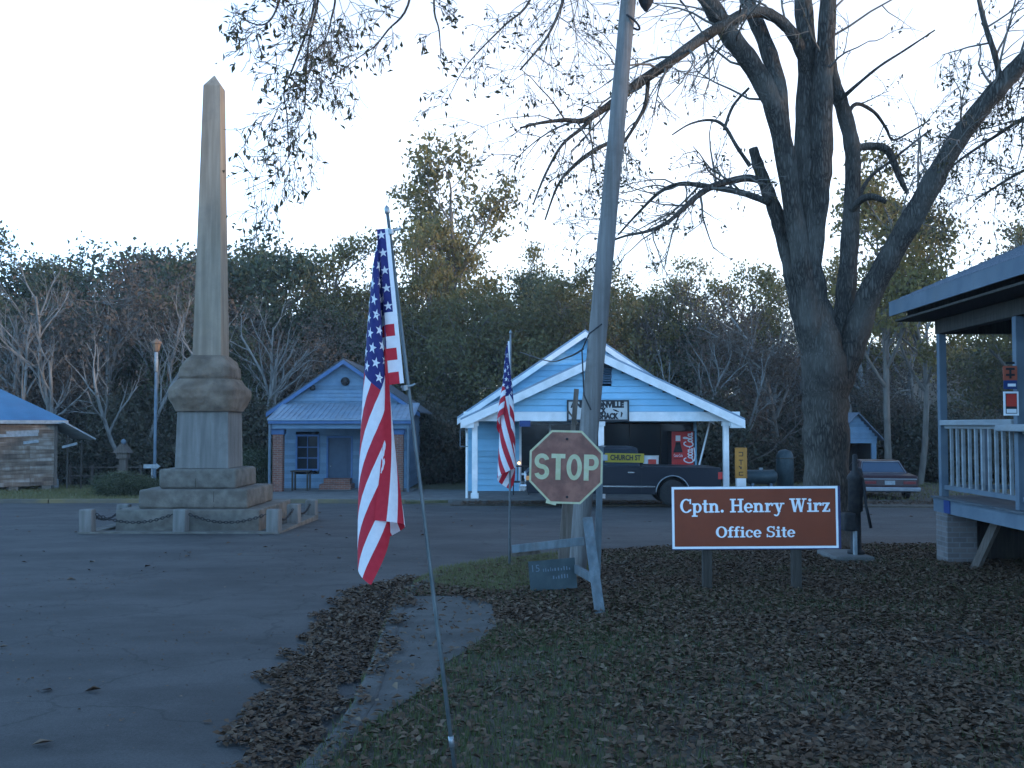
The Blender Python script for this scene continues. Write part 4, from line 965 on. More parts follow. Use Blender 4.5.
m_ = MB(); m_.tube([(a.x+.29*math.cos(t_), Y2+.29*math.sin(t_), zt_-.3) for t_ in [i*math.pi/10 for i in range(21)]], .02, 5); m_.build('hoop', M['darkwood'], bn)
# little gabled shed
SY = 42.0; zb = gz(SY)
sx0, sx1 = at(838, 460, SY).x, at(877, 460, SY).x; sc_ = (sx0+sx1)/2
shed = wthing('garden_shed', 'tiny pale blue gabled shed with a dark open front behind the maroon car', 'shed', (sc_, SY, zb))
ze, zp_ = at(858, 438, SY).z, at(858, 414, SY).z; sh = (sx1-sx0)/2+.12
m_ = MB(); siding(m_, lambda z: sc_-(zp_-z)*sh/(zp_-ze), lambda z: sc_+(zp_-z)*sh/(zp_-ze), SY, ze-.02, zp_-.1, .12, .012); m_.build('gable', M['houseblue'], shed)
m_ = MB(); m_.box(sx0, sx1, SY-.01, SY+.08, ze-.22, ze-.025); m_.build('beam', M['houseblue'], shed)
gable_roof(shed, sc_, sh+.12, zp_+.02, (zp_-ze)/sh, SY-.25, SY+2.4, .05, M['shingle'])
for x in (sx0+.08, sx1-.12):
    m_ = MB(); m_.box(x-.1, x+.1, SY-.005, SY+.12, zb, ze-.222); m_.build('post', M['houseblue'], shed)
m_ = MB(); m_.box(sx0, sx0+.08, SY+.13, SY+2.2, zb, ze); m_.box(sx1-.08, sx1, SY+.13, SY+2.2, zb, ze); m_.box(sx0+.081, sx1-.081, SY+2.12, SY+2.2, zb, ze); m_.build('wall', M['darkwood'], shed)

# ------------------------------------------------------------------ porch house on the right
PXF = 6.0
ph = wthing('porch_house', 'grey boarded house with a raised railed porch and shingled roof', 'house', (7, 10, gz(10)))
fx = lambda Y: 5.49+.036*Y         # front line of the porch
DX = .036
zfl = .655
YF, YN = 14.1, 4.0
def pv(Y, off, z): return (fx(Y)+off, Y, z)
def strip(mb, Ya, Yb, o0, o1, z0, z1, m=0):
    vs = [pv(Y, o, z) for Y in (Ya, Yb) for o in (o0, o1) for z in (z0, z1)]
    mb.add(vs, [(0,1,3,2), (4,6,7,5), (0,4,5,1), (2,3,7,6), (0,2,6,4), (1,5,7,3)], m)
m_ = MB(); strip(m_, YN, YF+.1, -.04, .0, .44, zfl-.03); strip(m_, YF+.06, YF+.1, .001, 2.4, .44, zfl-.03); m_.build('floor_skirt', M['greypaint'], ph)
m_ = MB(); strip(m_, YN, YF+.12, -.07, 2.4, zfl-.029, zfl); m_.build('porch_floor', M['deck'], ph)
m_ = MB(); strip(m_, YF-.02, YF+.03, .40, 2.39, gz(YF)-.1, .439); m_.build('porch_shade_panel', M['darkwood'], ph)  # dark panel added to stand in for the shade under the porch
m_ = MB(); strip(m_, YF+1.2, YF+1.3, 1.15, 1.25, gz(YF), 1.72); m_.build('newel_post', M['greypaint'], ph)
m_ = MB()
for i in range(12): strip(m_, YF-.3-i*.8, YF-.25-i*.8, .02, 2.35, .46, zfl-.04)
m_.build('joist', M['darkwood'], ph)
for Y in (13.9, 8.6):
    m_ = MB(); strip(m_, Y-.2, Y+.2, -.05, .36, gz(Y)-.2, .438); m_.build('brick_pier', brickmat('grey_brick', (.16,.13,.12), (.11,.095,.09), (.16,.155,.15)), ph, bevel=.01)
for Y, o in ((13.9, 2.1),):
    m_ = MB(); strip(m_, Y-.2, Y+.2, o-.2, o+.2, gz(Y)-.2, .438); m_.build('brick_pier', M['brick'], ph)
m_ = MB(); m_.bar(pv(13.2, .1, -.25), pv(12.9, .28, .43), .16, .05, up=(1, 0, 0)); m_.build('brace_board', M['wood'], ph)
zpt = 2.93
posts = [YF-.05, 11.75, 9.4, 7.0]
for Y in posts:
    m_ = MB(); strip(m_, Y-.05, Y+.05, .0, .1, zfl, zpt); m_.build('porch_post', M['greypaint'], ph, bevel=.006)
m_ = MB(); strip(m_, YF-.115, YF+.015, 2.2, 2.33, zfl, zpt); m_.build('porch_post', M['greypaint'], ph)
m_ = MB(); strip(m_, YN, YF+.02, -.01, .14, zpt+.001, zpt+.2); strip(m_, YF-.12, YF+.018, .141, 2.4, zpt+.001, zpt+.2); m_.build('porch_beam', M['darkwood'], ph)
def railing(Ya, Yb, zr, cap):
    r = MB(); strip(r, Ya, Yb, .03, .10, zfl+.1, zfl+.16); rail = r.build('railing', M['greypaint'], ph)
    c = MB(); strip(c, Ya-.0, Yb, -.025, .145, zr-.075, zr); strip(c, Ya, Yb, .04, .09, zr-.12, zr-.076); c.build('hand_rail', cap, rail, bevel=.012)
    n = int(abs(Yb-Ya)/.19)
    for i in range(1, n):
        Y = Ya+(Yb-Ya)*i/n; b = MB(); strip(b, Y-.018, Y+.018, .047, .083, zfl+.161, zr-.121); b.build('baluster', M['palegrey'], rail)
railing(11.82, YF-.12, 1.72, M['palegrey']); railing(9.47, 11.68, 1.66, M['palegrey'])
m_ = MB(); strip(m_, 9.47, 12.02, -.13, -.011, 1.575, 1.66); m_.build('rail_board', M['palegrey'], ph, bevel=.02); railing(7.07, 9.33, 1.69, M['palegrey'])
# far end rail
r = MB(); r.box(fx(YF)+.14, fx(YF)+2.2, YF-.08, YF-.02, zfl+.1, zfl+.16); rail = r.build('railing', M['greypaint'], ph)
c = MB(); c.box(fx(YF)+.14, fx(YF)+2.2, YF-.12, YF+.02, 1.62, 1.67); c.build('hand_rail', M['palegrey'], rail)
for i in range(1, 11):
    x = fx(YF)+.14+2.06*i/11; b = MB(); b.box(x-.018, x+.018, YF-.068, YF-.032, zfl+.161, 1.619); b.build('baluster', M['palegrey'], rail)
# roof: slopes up to the right from the eave
ex, ezt = -.46, 3.44
slp = .43
def rp(Y, o, dz=0): return (fx(Y)+o, Y, ezt+(o-ex)*slp+dz)
m_ = MB(); Ya, Yb = YN-.5, YF+.5
vs = [rp(Ya, ex), rp(Yb, ex), rp(Yb, 4.2), rp(Ya, 4.2), rp(Ya, ex, -.05), rp(Yb, ex, -.05), rp(Yb, 4.2, -.05), rp(Ya, 4.2, -.05)]
m_.add(vs, [(0,1,2,3), (7,6,5,4), (0,4,5,1), (1,5,6,2), (2,6,7,3), (3,7,4,0)])
rf = m_.build('roof', M['shingle'], ph)
m_ = MB()                                            # shingle courses
n = 26
for i in range(n):
    o = ex-.03+i*.17; k = .018
    m_.add([rp(Ya-.02, o, .022), rp(Yb+.02, o, .022), rp(Yb+.02, o+.18, .012), rp(Ya-.02, o+.18, .012), rp(Ya-.02, o, .003), rp(Yb+.02, o, .003)], [(0,1,2,3), (4,5,1,0)])
m_.build('shingle_courses', M['shingle'], rf)
m_ = MB(); vs = [pv(Y, o, z) for Y in (Ya, Yb) for o in (ex-.03, ex-.001) for z in (ezt-.2, ezt-.006)]
m_.add(vs, [(0,1,3,2), (4,6,7,5), (0,4,5,1), (2,3,7,6), (0,2,6,4), (1,5,7,3)]); m_.build('fascia', M['greypaint'], rf)
m_ = MB(); m_.add([rp(Yb+.001, ex, -.01), rp(Yb+.001, 4.2, -.01), rp(Yb+.001, 4.2, -.2), rp(Yb+.001, ex, -.2), rp(Yb+.03, ex, -.01), rp(Yb+.03, 4.2, -.01), rp(Yb+.03, 4.2, -.2), rp(Yb+.03, ex, -.2)], [(0,1,2,3), (7,6,5,4), (0,4,5,1), (1,5,6,2), (2,6,7,3), (3,7,4,0)]); m_.build('barge_board', M['greypaint'], rf)
m_ = MB(); strip(m_, YN, YF+.1, 2.4, 2.52, gz(9)-.3, 4.4); m_.build('wall', M['greypaint'], ph)
m_ = MB(); gp_ = [pv(YF+.09, ex+.1, 3.2), pv(YF+.09, 2.4, 3.2), (fx(YF)+2.4, YF+.09, ezt+(2.4-ex)*slp-.06), (fx(YF)+ex+.1, YF+.09, ezt-.03)]
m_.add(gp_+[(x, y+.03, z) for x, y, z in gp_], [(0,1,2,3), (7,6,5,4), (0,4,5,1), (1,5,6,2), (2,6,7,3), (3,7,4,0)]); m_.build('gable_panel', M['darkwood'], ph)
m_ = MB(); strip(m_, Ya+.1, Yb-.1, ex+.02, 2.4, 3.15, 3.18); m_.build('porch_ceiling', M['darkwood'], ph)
# notices on the second post, plate on the floor corner
Yp = posts[1]
def notice(name, label, px0, px1, py0, py1, builder):
    a, b = at(px0, py1, Yp-.08), at(px1, py0, Yp-.08)
    o = wthing(name, label, 'notice', ((a.x+b.x)/2, Yp-.08, a.z)); builder(o, a.x, b.x, a.z, b.z, Yp-.07)
def n1(o, x0, x1, z0, z1, y):
    zm = z0+(z1-z0)*.38
    m = MB(); m.box(x0, x1, y-.012, y, zm, z1); m.build('red_panel', M['orange'] if False else pm('faded_red_notice', (.3,.06,.03), (.36,.09,.05), 9, .6), o)
    m = MB(); m.box(x0+.005, x1-.005, y-.01, y, z0, zm-.001); m.build('dark_panel', M['blueplate'], o)
    m = MB(); m.box(x0+.05, x1-.02, y-.014, y-.0105, z0+.03, zm-.04); m.build('white_strip', M['signwhite'], o)
    m = MB()
    for i in range(3): m.box(x0+.03, x1-.03, y-.016, y-.0122, zm+.05+i*.07, zm+.075+i*.07)
    m.box((x0+x1)/2-.012, (x0+x1)/2+.012, y-.018, y-.0124, zm+.02, z1-.02); m.build('lettering', M['black'], o)
def n2(o, x0, x1, z0, z1, y):
    zm = z0+(z1-z0)*.38
    m = MB(); m.box(x0, x1, y-.01, y, z0, z1); m.build('white_board', M['signwhite'], o)
    m = MB(); m.box(x0+.022, x1-.022, y-.013, y-.0102, z0+.022, z1-.022); m.build('dark_panel', M['black'], o)
    m = MB(); m.box(x0+.03, x1-.026, y-.016, y-.0132, zm, z1-.03); m.build('red_panel', M['red'], o)
    m = MB(); m.box(x0+.03, x1-.03, y-.016, y-.0132, z0+.03, zm-.03); m.build('white_strip', M['signwhite'], o)
notice('post_notice', 'faded red and black notice, the upper of two on the porch post', 1003.5, 1017, 366, 389, n1)
notice('post_notice', 'white framed notice with a red panel, the lower of two on the porch post', 1004, 1018.5, 391.5, 415.5, n2)
p = Vector(pv(13.98, -.04, .55)); m_ = MB(); m_.box(p.x-.015, p.x+.17, YF-.28, YF-.27, .46, .64); 
Yq = YF-.3
m_ = MB(); strip(m_, Yq-.2, Yq, -.056, -.042, .45, .63); tag(m_.build('blue_plate', M['blueplate']), 'square blue plate at the floor corner of the railed porch', 'plate')

# ------------------------------------------------------------------ utility pole, stop sign and the broken barrier
PYd = 12.6
pb = at(575, 574, PYd); pb.z = gz(PYd)+YUP-.1
pt = at(632, -40, PYd+.0); dirp = (pt-pb).normalized(); top = pb+dirp*8.6
up = wthing('utility_pole', 'leaning grey wooden utility pole behind the stop sign', 'utility pole', tuple(pb))
m_ = MB(); n = 26; pts = [pb.lerp(top, i/n) for i in range(n+1)]
m_.tube(pts, [.128-.035*i/n+.002*math.sin(i*2.1) for i in range(n+1)], 18); m_.build('pole', M['polewood'], up, True)
q = at(631, 22, PYd); m_ = MB()
m_.tube([q+Vector((-.11*math.cos(t), -.115*math.sin(t), .03*math.cos(t)*3)) for t in [i*math.pi*2/18 for i in range(19)]], .014, 6, cap=False); m_.build('cable_loop', M['black'], up)
q = at(646, 2, PYd); m_ = MB(); m_.lathe([(.02, -.12), (.07, -.05), (.10, .02), (.10, .3), (.06, .36), (0, .37)], tuple(q), 14); m_.bar(q+Vector((-.3, 0, .2)), q+Vector((0, 0, .2)), .05, .06); m_.build('bracket', M['iron'], up)
def cable(pts, r, label, name='cable'):
    m = MB(); sm = []
    for i in range(len(pts)-1):
        p0, p1, p2, p3 = pts[max(i-1, 0)], pts[i], pts[i+1], pts[min(i+2, len(pts)-1)]
        for j in range(6):
            t = j/6; sm.append(.5*((2*p1)+(p2-p0)*t+(2*p0-5*p1+4*p2-p3)*t*t+(3*p1-p0-3*p2+p3)*t**3))
    sm.append(pts[-1]); m.tube(sm, r, 5); tag(m.build(name, M['black']), label, 'cable')
m_ = MB(); ca = lambda px, py: at(px, py, PYd-.16)
seq = [ca(591, 410), ca(584, 395), ca(583, 372), ca(582, 350), ca(589, 334), ca(602, 324)]
m_.tube(seq, .01, 5); m_.build('ground_wire', M['black'], up)
cable([at(520, 352, 30.8), at(548, 361, 22), at(568, 357, 16), at(583, 349, PYd-.12)], .014, 'drooping black cable between the utility pole and the shop gable')
# wooden post of the stop sign, leaning with a splintered top
SYd = 11.6
a, b = at(561, 590, SYd), at(572, 445, SYd); a.z = gz(SYd)+YUP-.1
c = at(576.5, 389, SYd)
ss = wthing('stop_sign', 'faded octagonal STOP sign on a leaning wooden post', 'stop sign', tuple(a))
m_ = MB(); m_.bar(a, b, .125, .11); m_.build('post', M['wood'], ss, bevel=.008)
m_ = MB(); m_.bar(b, c, .055, .05); m_.bar(at(568, 386+25, SYd-.03), at(578, 424, SYd-.03), .03, .02); m_.build('splintered_top', M['wood'], ss)
Ys = 10.75
ctr = at(566, 467, Ys); rr = 36.5/1000*Ys/math.cos(R(22.5))
def octo(r, yaw=0): return [(ctr.x+r*math.cos(R(22.5+45*i)), ctr.z+r*math.sin(R(22.5+45*i))) for i in range(8)]
tilt = Matrix.Translation(ctr) @ Matrix.Rotation(R(1.5), 4, 'Y') @ Matrix.Translation(-ctr)
m_ = MB(); m_.prism(octo(rr), tilt @ XZ, Ys, Ys+.004); pl = m_.build('plate', M['stopwhite'], ss)
m_ = MB(); m_.prism(octo(rr*.945), tilt @ XZ, Ys-.003, Ys-.0005); m_.build('red_face', M['stopred'], ss)
m_ = MB()
h = rr*.66; 
def gl_stop():
    S = .175
    G = {}
    G['S'] = (.68, ringarc(.3, .7075, .3, .2925, S, .17, 15, 272, 20)+ringarc(.3, .2925, .3, .2925, S, .17, -165, 92, 20))
    G['T'] = (.62, rc(0, .83, .56, 1)+rc(.18, 0, .38, .829))
    G['O'] = (.70, ringarc(.31, .5, .31, .5, S, .17, 0, 360, 30))
    G['P'] = (.62, rc(0, 0, .2, 1)+rc(.2, .83, .34, 1)+rc(.2, .4, .34, .56)+ringarc(.33, .7, .27, .3, S, .16, -90, 90, 14))
    return G
mm = MB(); GS = gl_stop()
xa, xb = at(532, 467, Ys).x, at(602, 467, Ys).x
strokes_mesh(mm, 'STOP', GS, xa+.026, at(566, 480, Ys).z, (xb-xa)*.925, at(566, 454, Ys).z-at(566, 480, Ys).z, Ys-.004)
mm.v = [tuple(tilt @ Vector(v)) for v in mm.v]
mm.build('lettering', M['stopwhite'], ss)
m_ = MB()
for py in (439, 497):
    q = at(567, py, Ys-.004); m_.tube([q, q+Vector((0, -.01, 0))], .014, 8)
q1, q2 = at(566.5, 440, Ys-.002), at(566.5, 500, Ys-.002)
m_.build('bolt', M['iron'], ss)
m_ = MB(); m_.bar(at(567, 437, Ys+.03), at(565, 503, Ys+.03), .06, .04); m_.bar(at(566, 450, Ys+.05), at(570, 450, SYd-.03), .04, .04); m_.bar(at(565, 492, Ys+.05), at(567, 492, SYd-.03), .04, .04); m_.build('back_rail', M['steel'], ss)
m_ = MB(); m_.bar(at(546, 501.5, Ys+.01), at(556, 504, Ys+.01), .03, .03); m_.build('lower_clip', M['stopwhite'], ss)
# street name sign
NY = 12.2
a = at(597, 566, NY); a.z = gz(NY)+YUP-.1; b = at(600.5, 447, NY)
ns = wthing('street_name_sign', 'yellow street name sign reading CHURCH ST on a grey post', 'sign', tuple(a))
m_ = MB(); m_.bar(a, b, .075, .06); m_.build('post', M['paintwood'], ns, bevel=.005)
x0, x1 = at(604.5, 457, NY).x, at(643.5, 457, NY).x; z0, z1 = at(620, 462, NY).z, at(620, 453, NY).z
tl = Matrix.Translation((x0, 0, z0)) @ Matrix.Rotation(R(.8), 4, 'Y') @ Matrix.Translation((-x0, 0, -z0))
m_ = MB(); m_.box(x0, x1, NY-.05, NY-.046, z0, z1, M=tl); m_.build('name_plate', M['yellow'], ns)
m_ = MB(); m_.box(x0-.06, x0+.03, NY-.07, NY+.03, (z0+z1)/2-.035, (z0+z1)/2+.035); m_.build('bracket', M['steel'], ns)
font_text('CHURCH ST', .088, face_m(((x0+x1)/2+.012, NY-.053, (z0+z1)/2-.002), 0, R(.8)), ns, M['black'], width=(x1-x0)*.78, bold=.003)
# barrier
BY = 10.6
br = wthing('broken_barrier', 'broken barrier of pale worn boards leaning by the stop sign', 'barrier', tuple(gp(588, 610)))
ga = gp(600.5, 618, YUP-.03); gb = at(587.5, 518, 10.2)
m_ = MB(); m_.bar(ga, gb, .1, .045, up=(0, 1, .2)); m_.build('leaning_board', M['paintwood'], br, bevel=.006)
m_ = MB(); m_.bar(at(512.5, 549, 10.75), at(585, 541, 10.42), .05, .085); m_.build('cross_board', M['paintwood'], br, bevel=.006)
m_ = MB(); m_.bar(at(512, 555, 10.8), at(540, 552, 10.75), .04, .035); m_.build('cross_board', M['wood'], br)
m_ = MB(); m_.bar(at(576, 569, 11), at(594, 579, 10.3), .04, .09); m_.build('cross_board', M['paintwood'], br, bevel=.005)
# dark plaque
py = 11.0
a, b = at(529.5, 590, py), at(578.5, 557, py)
pq = wthing('ground_plaque', 'dark green metal plaque standing on the ground under the barrier', 'plaque', ((a.x+b.x)/2, py, gz(py)+YUP))
m_ = MB(); rm = Matrix.Translation(((a.x+b.x)/2, py, a.z)) @ Matrix.Rotation(R(-5), 4, 'Y') @ Matrix.Rotation(R(-7), 4, 'X')
wq, hq = (b.x-a.x)/2*.96, (b.z-a.z)*.92
m_.box(-wq, wq, -.02, .02, 0, hq, M=rm); m_.build('board', M['plaque'], pq, bevel=.006)
fm = lambda x, z: rm @ Matrix.Translation((x, -.0205, z)) @ Matrix.Rotation(R(90), 4, 'X')
font_text('15', .11, fm(-wq*.72, hq*.74), pq, M['greypaint'], ext=.001)
m_ = MB()
r2 = random.Random(3)
for row, (zz, xa_, xb_) in enumerate(((.62, -.1, .2), (.36, .0, .18))):
    x = xa_
    while x < xb_:
        wv = r2.uniform(.012, .028); m_.box(x, x+wv*.6, -.0225, -.0205, hq*zz, hq*zz+r2.uniform(.02, .045), M=rm); x += wv+.008
m_.build('worn_lettering', M['greypaint'], pq)
m_ = MB()
for x in (-wq*.6, wq*.6): m_.box(x-.025, x+.025, .021, .05, -.2, hq*.8, M=rm)
m_.build('stake', M['wood'], pq)

# ------------------------------------------------------------------ brown site sign
GY = 11.1
bs = wthing('site_sign', 'brown sign reading Cptn. Henry Wirz Office Site on two posts', 'sign', (at(755, 590, GY).x, GY, gz(GY)+YUP))
x0, x1 = at(672, 517, GY).x, at(838, 517, GY).x; z0, z1 = at(755, 548.5, GY).z, at(755, 486.5, GY).z
tl = Matrix.Translation(((x0+x1)/2, 0, (z0+z1)/2)) @ Matrix.Rotation(R(-.4), 4, 'Y') @ Matrix.Translation((-(x0+x1)/2, 0, -(z0+z1)/2))
m_ = MB(); m_.box(x0, x1+.03, GY, GY+.035, z0-.012, z1, M=tl); m_.build('board', pm('dark_blue_edge', (.03,.03,.09), (.04,.04,.11), 5, .6), bs, bevel=.004)
m_ = MB(); m_.box(x0, x1, GY-.004, GY-.0005, z0, z1, M=tl); m_.build('border', M['signwhite'], bs)
e = .026; m_ = MB(); m_.box(x0+e, x1-e, GY-.007, GY-.0045, z0+e, z1-e, M=tl); m_.build('brown_face', M['brownsign'], bs)
G = slab_glyphs()
mm = MB()
pxm = GY/1000*1.0009
def line(text, xpa, xpb, ypb, ypt):
    xa_, xb_ = at(xpa, 517, GY).x, at(xpb, 517, GY).x; zb_, zt__ = at(755, ypb, GY).z, at(755, ypt, GY).z
    strokes_mesh(mm, text, G, xa_, zb_, xb_-xa_, zt__-zb_, GY-.0075, .003)
line('Cptn. Henry Wirz', 680.2, 830.5, 512.2, 498.6); line('Office Site', 715.5, 795, 537.2, 526.3)
mm.v = [tuple(tl @ Vector(v)) for v in mm.v]; mm.build('lettering', M['signwhite'], bs)
for px in (708.5, 798.5):
    x = at(px, 590, GY).x; m_ = MB(); m_.box(x-.05, x+.05, GY+.036, GY+.13, gz(GY)-.3, z1-.08); m_.build('post', M['darkwood'], bs, bevel=.004)

# ------------------------------------------------------------------ old hand pump by the tree
pg = gp(850, 560, YUP); pY = pg.y
pu = wthing('hand_pump', 'old black hand pump with long handle on a concrete slab', 'water pump', tuple(pg))
pp = lambda x, y, dy=0: at(x, y, pY+dy)
m_ = MB(); a, b = pp(828, 567, -.0), pp(874, 553, .0)
m_.box(a.x, b.x-.1, pY-.35, pY+.55, pg.z-.15, pg.z+.09); m_.build('slab', M['concrete'], pu, bevel=.04, seg=2)
m_ = MB(); cxp = pp(856, 540).x
m_.lathe([(.12, pg.z+.09), (.12, pg.z+.13), (.075, pg.z+.15), (.07, pp(856, 512).z), (.10, pp(856, 511).z), (.10, pp(856, 480).z), (.12, pp(856, 478).z), (.09, pp(856, 474).z), (.04, pp(856, 470).z), (.035, pp(856, 455).z), (0, pp(856, 454).z)], (cxp, pY, 0), 14)
m_.build('pump_body', M['iron'], pu, True)
m_ = MB(); m_.tube([pp(854, 466), pp(860, 470), pp(864, 486, -.05), pp(866, 505, -.08), pp(871, 528, -.1)], [.022, .03, .024, .02, .022], 8); m_.build('handle', M['black'], pu, True)
m_ = MB(); m_.box(pp(840, 520).x, pp(852, 520).x, pY-.2, pY+.0, pp(845, 530).z, pp(845, 512).z); m_.build('spout_box', M['iron'], pu, bevel=.03)
m_ = MB(); m_.box(pp(850.5, 545).x, pp(853.5, 545).x, pY-.16, pY-.1, pg.z+.05, pp(850, 530).z); m_.build('support', M['palegrey'], pu)

# ------------------------------------------------------------------ flags (cloth settled by a small mass and spring run)
def cloth(hoist_top, hoist_bot, fly_dir, fly, seed, steps=900, wind=(0, 0, 0), nu=41, nv=25, npin=3, bend=.12, fold=.05, lead=0.):
    rs = np.random.RandomState(seed)
    ht, hb, fd = map(np.array, (hoist_top, hoist_bot, fly_dir)); hl = np.linalg.norm(hb-ht)
    U, V = np.meshgrid(np.linspace(0, 1, nu), np.linspace(0, 1, nv), indexing='ij')
    P = ht+(hb-ht)*V[..., None]+fd*U[..., None]*fly
    side = np.cross(fd, (0, 0, 1.)); side /= np.linalg.norm(side)
    P += side*(fold*np.sin(V*9+U*4+seed)*U+.02*rs.randn(nu, nv)*U)[..., None]
    P += np.array((0, 0, -1.))*(U**1.5*lead)[..., None]
    X = P.copy()
    for i in range(1, npin): X[i] = X[0]+np.array((-.98, -.05, -.12))*fly/(nu-1)*i*.92
    pin = X[:npin].copy(); du, dv = fly/(nu-1), hl/(nv-1)
    g = np.array((0, 0, -9.8))+np.array(wind); dt = 1/90
    old = X.copy()
    def con(a, b, L, k, comp=1.):
        d = X[b]-X[a]; l = np.linalg.norm(d, axis=-1, keepdims=True)+1e-9
        e = (l-L)/l*.5*k
        if comp < 1: e = np.where(l < L, e*comp, e)
        X[a] += d*e; X[b] -= d*e
    S = np.s_
    for it in range(steps):
        vel = (X-old)*.965; old = X.copy(); X += vel+g*dt*dt
        X += (rs.randn(3)*.00003)
        for k in range(12):
            for o in (0, 1):
                con(S[o:nu-1:2, :], S[o+1:nu:2, :], du, 1.) if (nu-1-o) % 2 == 0 else con(S[o:nu-2:2, :], S[o+1:nu-1:2, :], du, 1.)
                con(S[:, o:nv-1:2], S[:, o+1:nv:2], dv, 1.) if (nv-1-o) % 2 == 0 else con(S[:, o:nv-2:2], S[:, o+1:nv-1:2], dv, 1.)
            if k % 2 == 0:
                L = math.hypot(du, dv)
                for o in (0, 1):
                    n_ = (nu-o)//2*2
                    con(S[o:o+n_:2, :-1], S[o+1:o+n_:2, 1:], L, .35); con(S[o:o+n_:2, 1:], S[o+1:o+n_:2, :-1], L, .35)
                for o in range(0, 4):
                    m_ = (nu-2-o+3)//4
                    con(S[o:o+4*m_:4, :][:] if False else S[o:nu-2:4, :], S[o+2:nu:4, :], 2*du, bend)
                    con(S[:, o:nv-2:4], S[:, o+2:nv:4], 2*dv, bend)
            X[:npin] = pin
    return X
def flag_mesh(name, X, scale_z, parent, of):
    nu, nv, _ = X.shape
    def S(u, v):
        a, b = u*(nu-1), v*(nv-1); i, j = min(int(a), nu-2), min(int(b), nv-2); s, t = a-i, b-j
        return X[i, j]*(1-s)*(1-t)+X[i+1, j]*s*(1-t)+X[i, j+1]*(1-s)*t+X[i+1, j+1]*s*t
    m = MB(); NU, NVs = 60, 4
    # 13 stripes; the top seven start at the canton's fly edge
    VN = 13*NVs
    grid = [[S(i/NU, j/VN) for j in range(VN+1)] for i in range(NU+1)]
    vs = [tuple(p) for r in grid for p in r]; m.v = vs
    ncan = round(NU*.4)
    for i in range(NU):
        for j in range(VN):
            s = j//NVs; k = 1 if i < 1 else 2 if (i < ncan and s < 7) else (0 if s % 2 == 0 else 1)
            m.f.append((i*(VN+1)+j, (i+1)*(VN+1)+j, (i+1)*(VN+1)+j+1, i*(VN+1)+j+1)); m.m.append(k)
    # stars, both faces
    for row in range(9):
        for k in range(6 if row % 2 == 0 else 5):
            u0 = .4*((k+.5)/6 if row % 2 == 0 else (k+1)/6); v0 = 7/13*(row+.7)/9.4
            for sgn in (-1, 1):
                pts = []
                for a in range(10):
                    r = (.0315 if a % 2 == 0 else .0125); an = -math.pi/2+a*math.pi/5
                    u, v = u0+r*math.cos(an)*.6, v0+r*math.sin(an)
                    p = S(max(0, u), v); e = .004
                    nrm = np.cross(S(min(1, u+e), v)-S(max(0, u-e), v), S(u, min(1, v+e))-S(u, max(0, v-e))); nrm /= np.linalg.norm(nrm)+1e-9
                    pts.append(p+nrm*sgn*.0025)
                c = sum(pts)/10
                m.add([tuple(c)]+[tuple(p) for p in pts], [(0, 1+a, 1+(a+1) % 10) for a in range(10)], 1)
    return m.build(name, [M['flagred'], M['flagwhite'], M['flagblue']], parent, True)
FY = 5.1
fb = gp(455.5, 775, YUP); FY = fb.y
ft = at(387.5, 214, FY-.02)
f1 = wthing('flag_on_pole', 'large near flag hanging from a tilted steel pole by the kerb', 'flag', tuple(fb))
m_ = MB(); dpole = (ft-fb).normalized(); fb2 = fb-dpole*.25; m_.tube([fb2, fb2.lerp(ft, .33), fb2.lerp(ft, .66), ft], [.0105, .0105, .009, .008], 12); m_.build('pole', M['darksteel'], f1, True)
m_ = MB(); dpole = (ft-fb).normalized(); m_.tube([ft, ft+dpole*.006, ft+dpole*.03, ft+dpole*.045], [.009, .013, .013, .002], 10); q = fb.lerp(ft, .05); m_.build('finial', M['steel'], f1, True)
m_ = MB(); m_.tube([q, q+dpole*.05], .014, 10); m_.build('pole_joint', M['steel'], f1, True)
h0, h1 = at(389, 228, FY-.04), at(404, 383, FY-.04)
X = cloth(h0, h1, (-.93, .05, -.25), 1.33, 3, steps=600, fold=.13, lead=.35, wind=(.12, 0, 0), bend=.45, npin=3)
X[..., 1] += -.0
flag_mesh('cloth', X, 1, f1, None)
for q in (at(391, 232, FY-.03), at(405, 388, FY-.03)):
    m_ = MB()
    m_.tube([q+Vector((-.02, 0, .005)), q+Vector((.035, -.0, .012)), q+Vector((.05, 0, .02))], .006, 6)
    m_.tube([q+dpole*-.012, q+dpole*.012], .016, 10)
    m_.build('clip', M['steel'], f1)
F2 = gp(509.5, 566, YUP); Y2f = F2.y
t2 = at(510.5, 334, Y2f)
f2 = wthing('flag_on_pole', 'smaller looking far flag on a thin pole in front of the shop', 'flag', tuple(F2))
m_ = MB(); m_.tube([F2-Vector((0, 0, .2)), t2], [.016, .012], 10); m_.build('pole', M['steel'], f2, True)
m_ = MB(); m_.tube([t2, t2+Vector((0, 0, .02)), t2+Vector((0, 0, .06))], [.012, .02, .003], 8); m_.build('finial', M['steel'], f2, True)
h0, h1 = at(509.5, 341, Y2f-.02), at(511, 409, Y2f-.02)
X = cloth(h0, h1, (-.9, -.25, -.3), 1.5, 11, steps=600, fold=.13, lead=.3, npin=2)
flag_mesh('cloth', X, 1, f2, None)

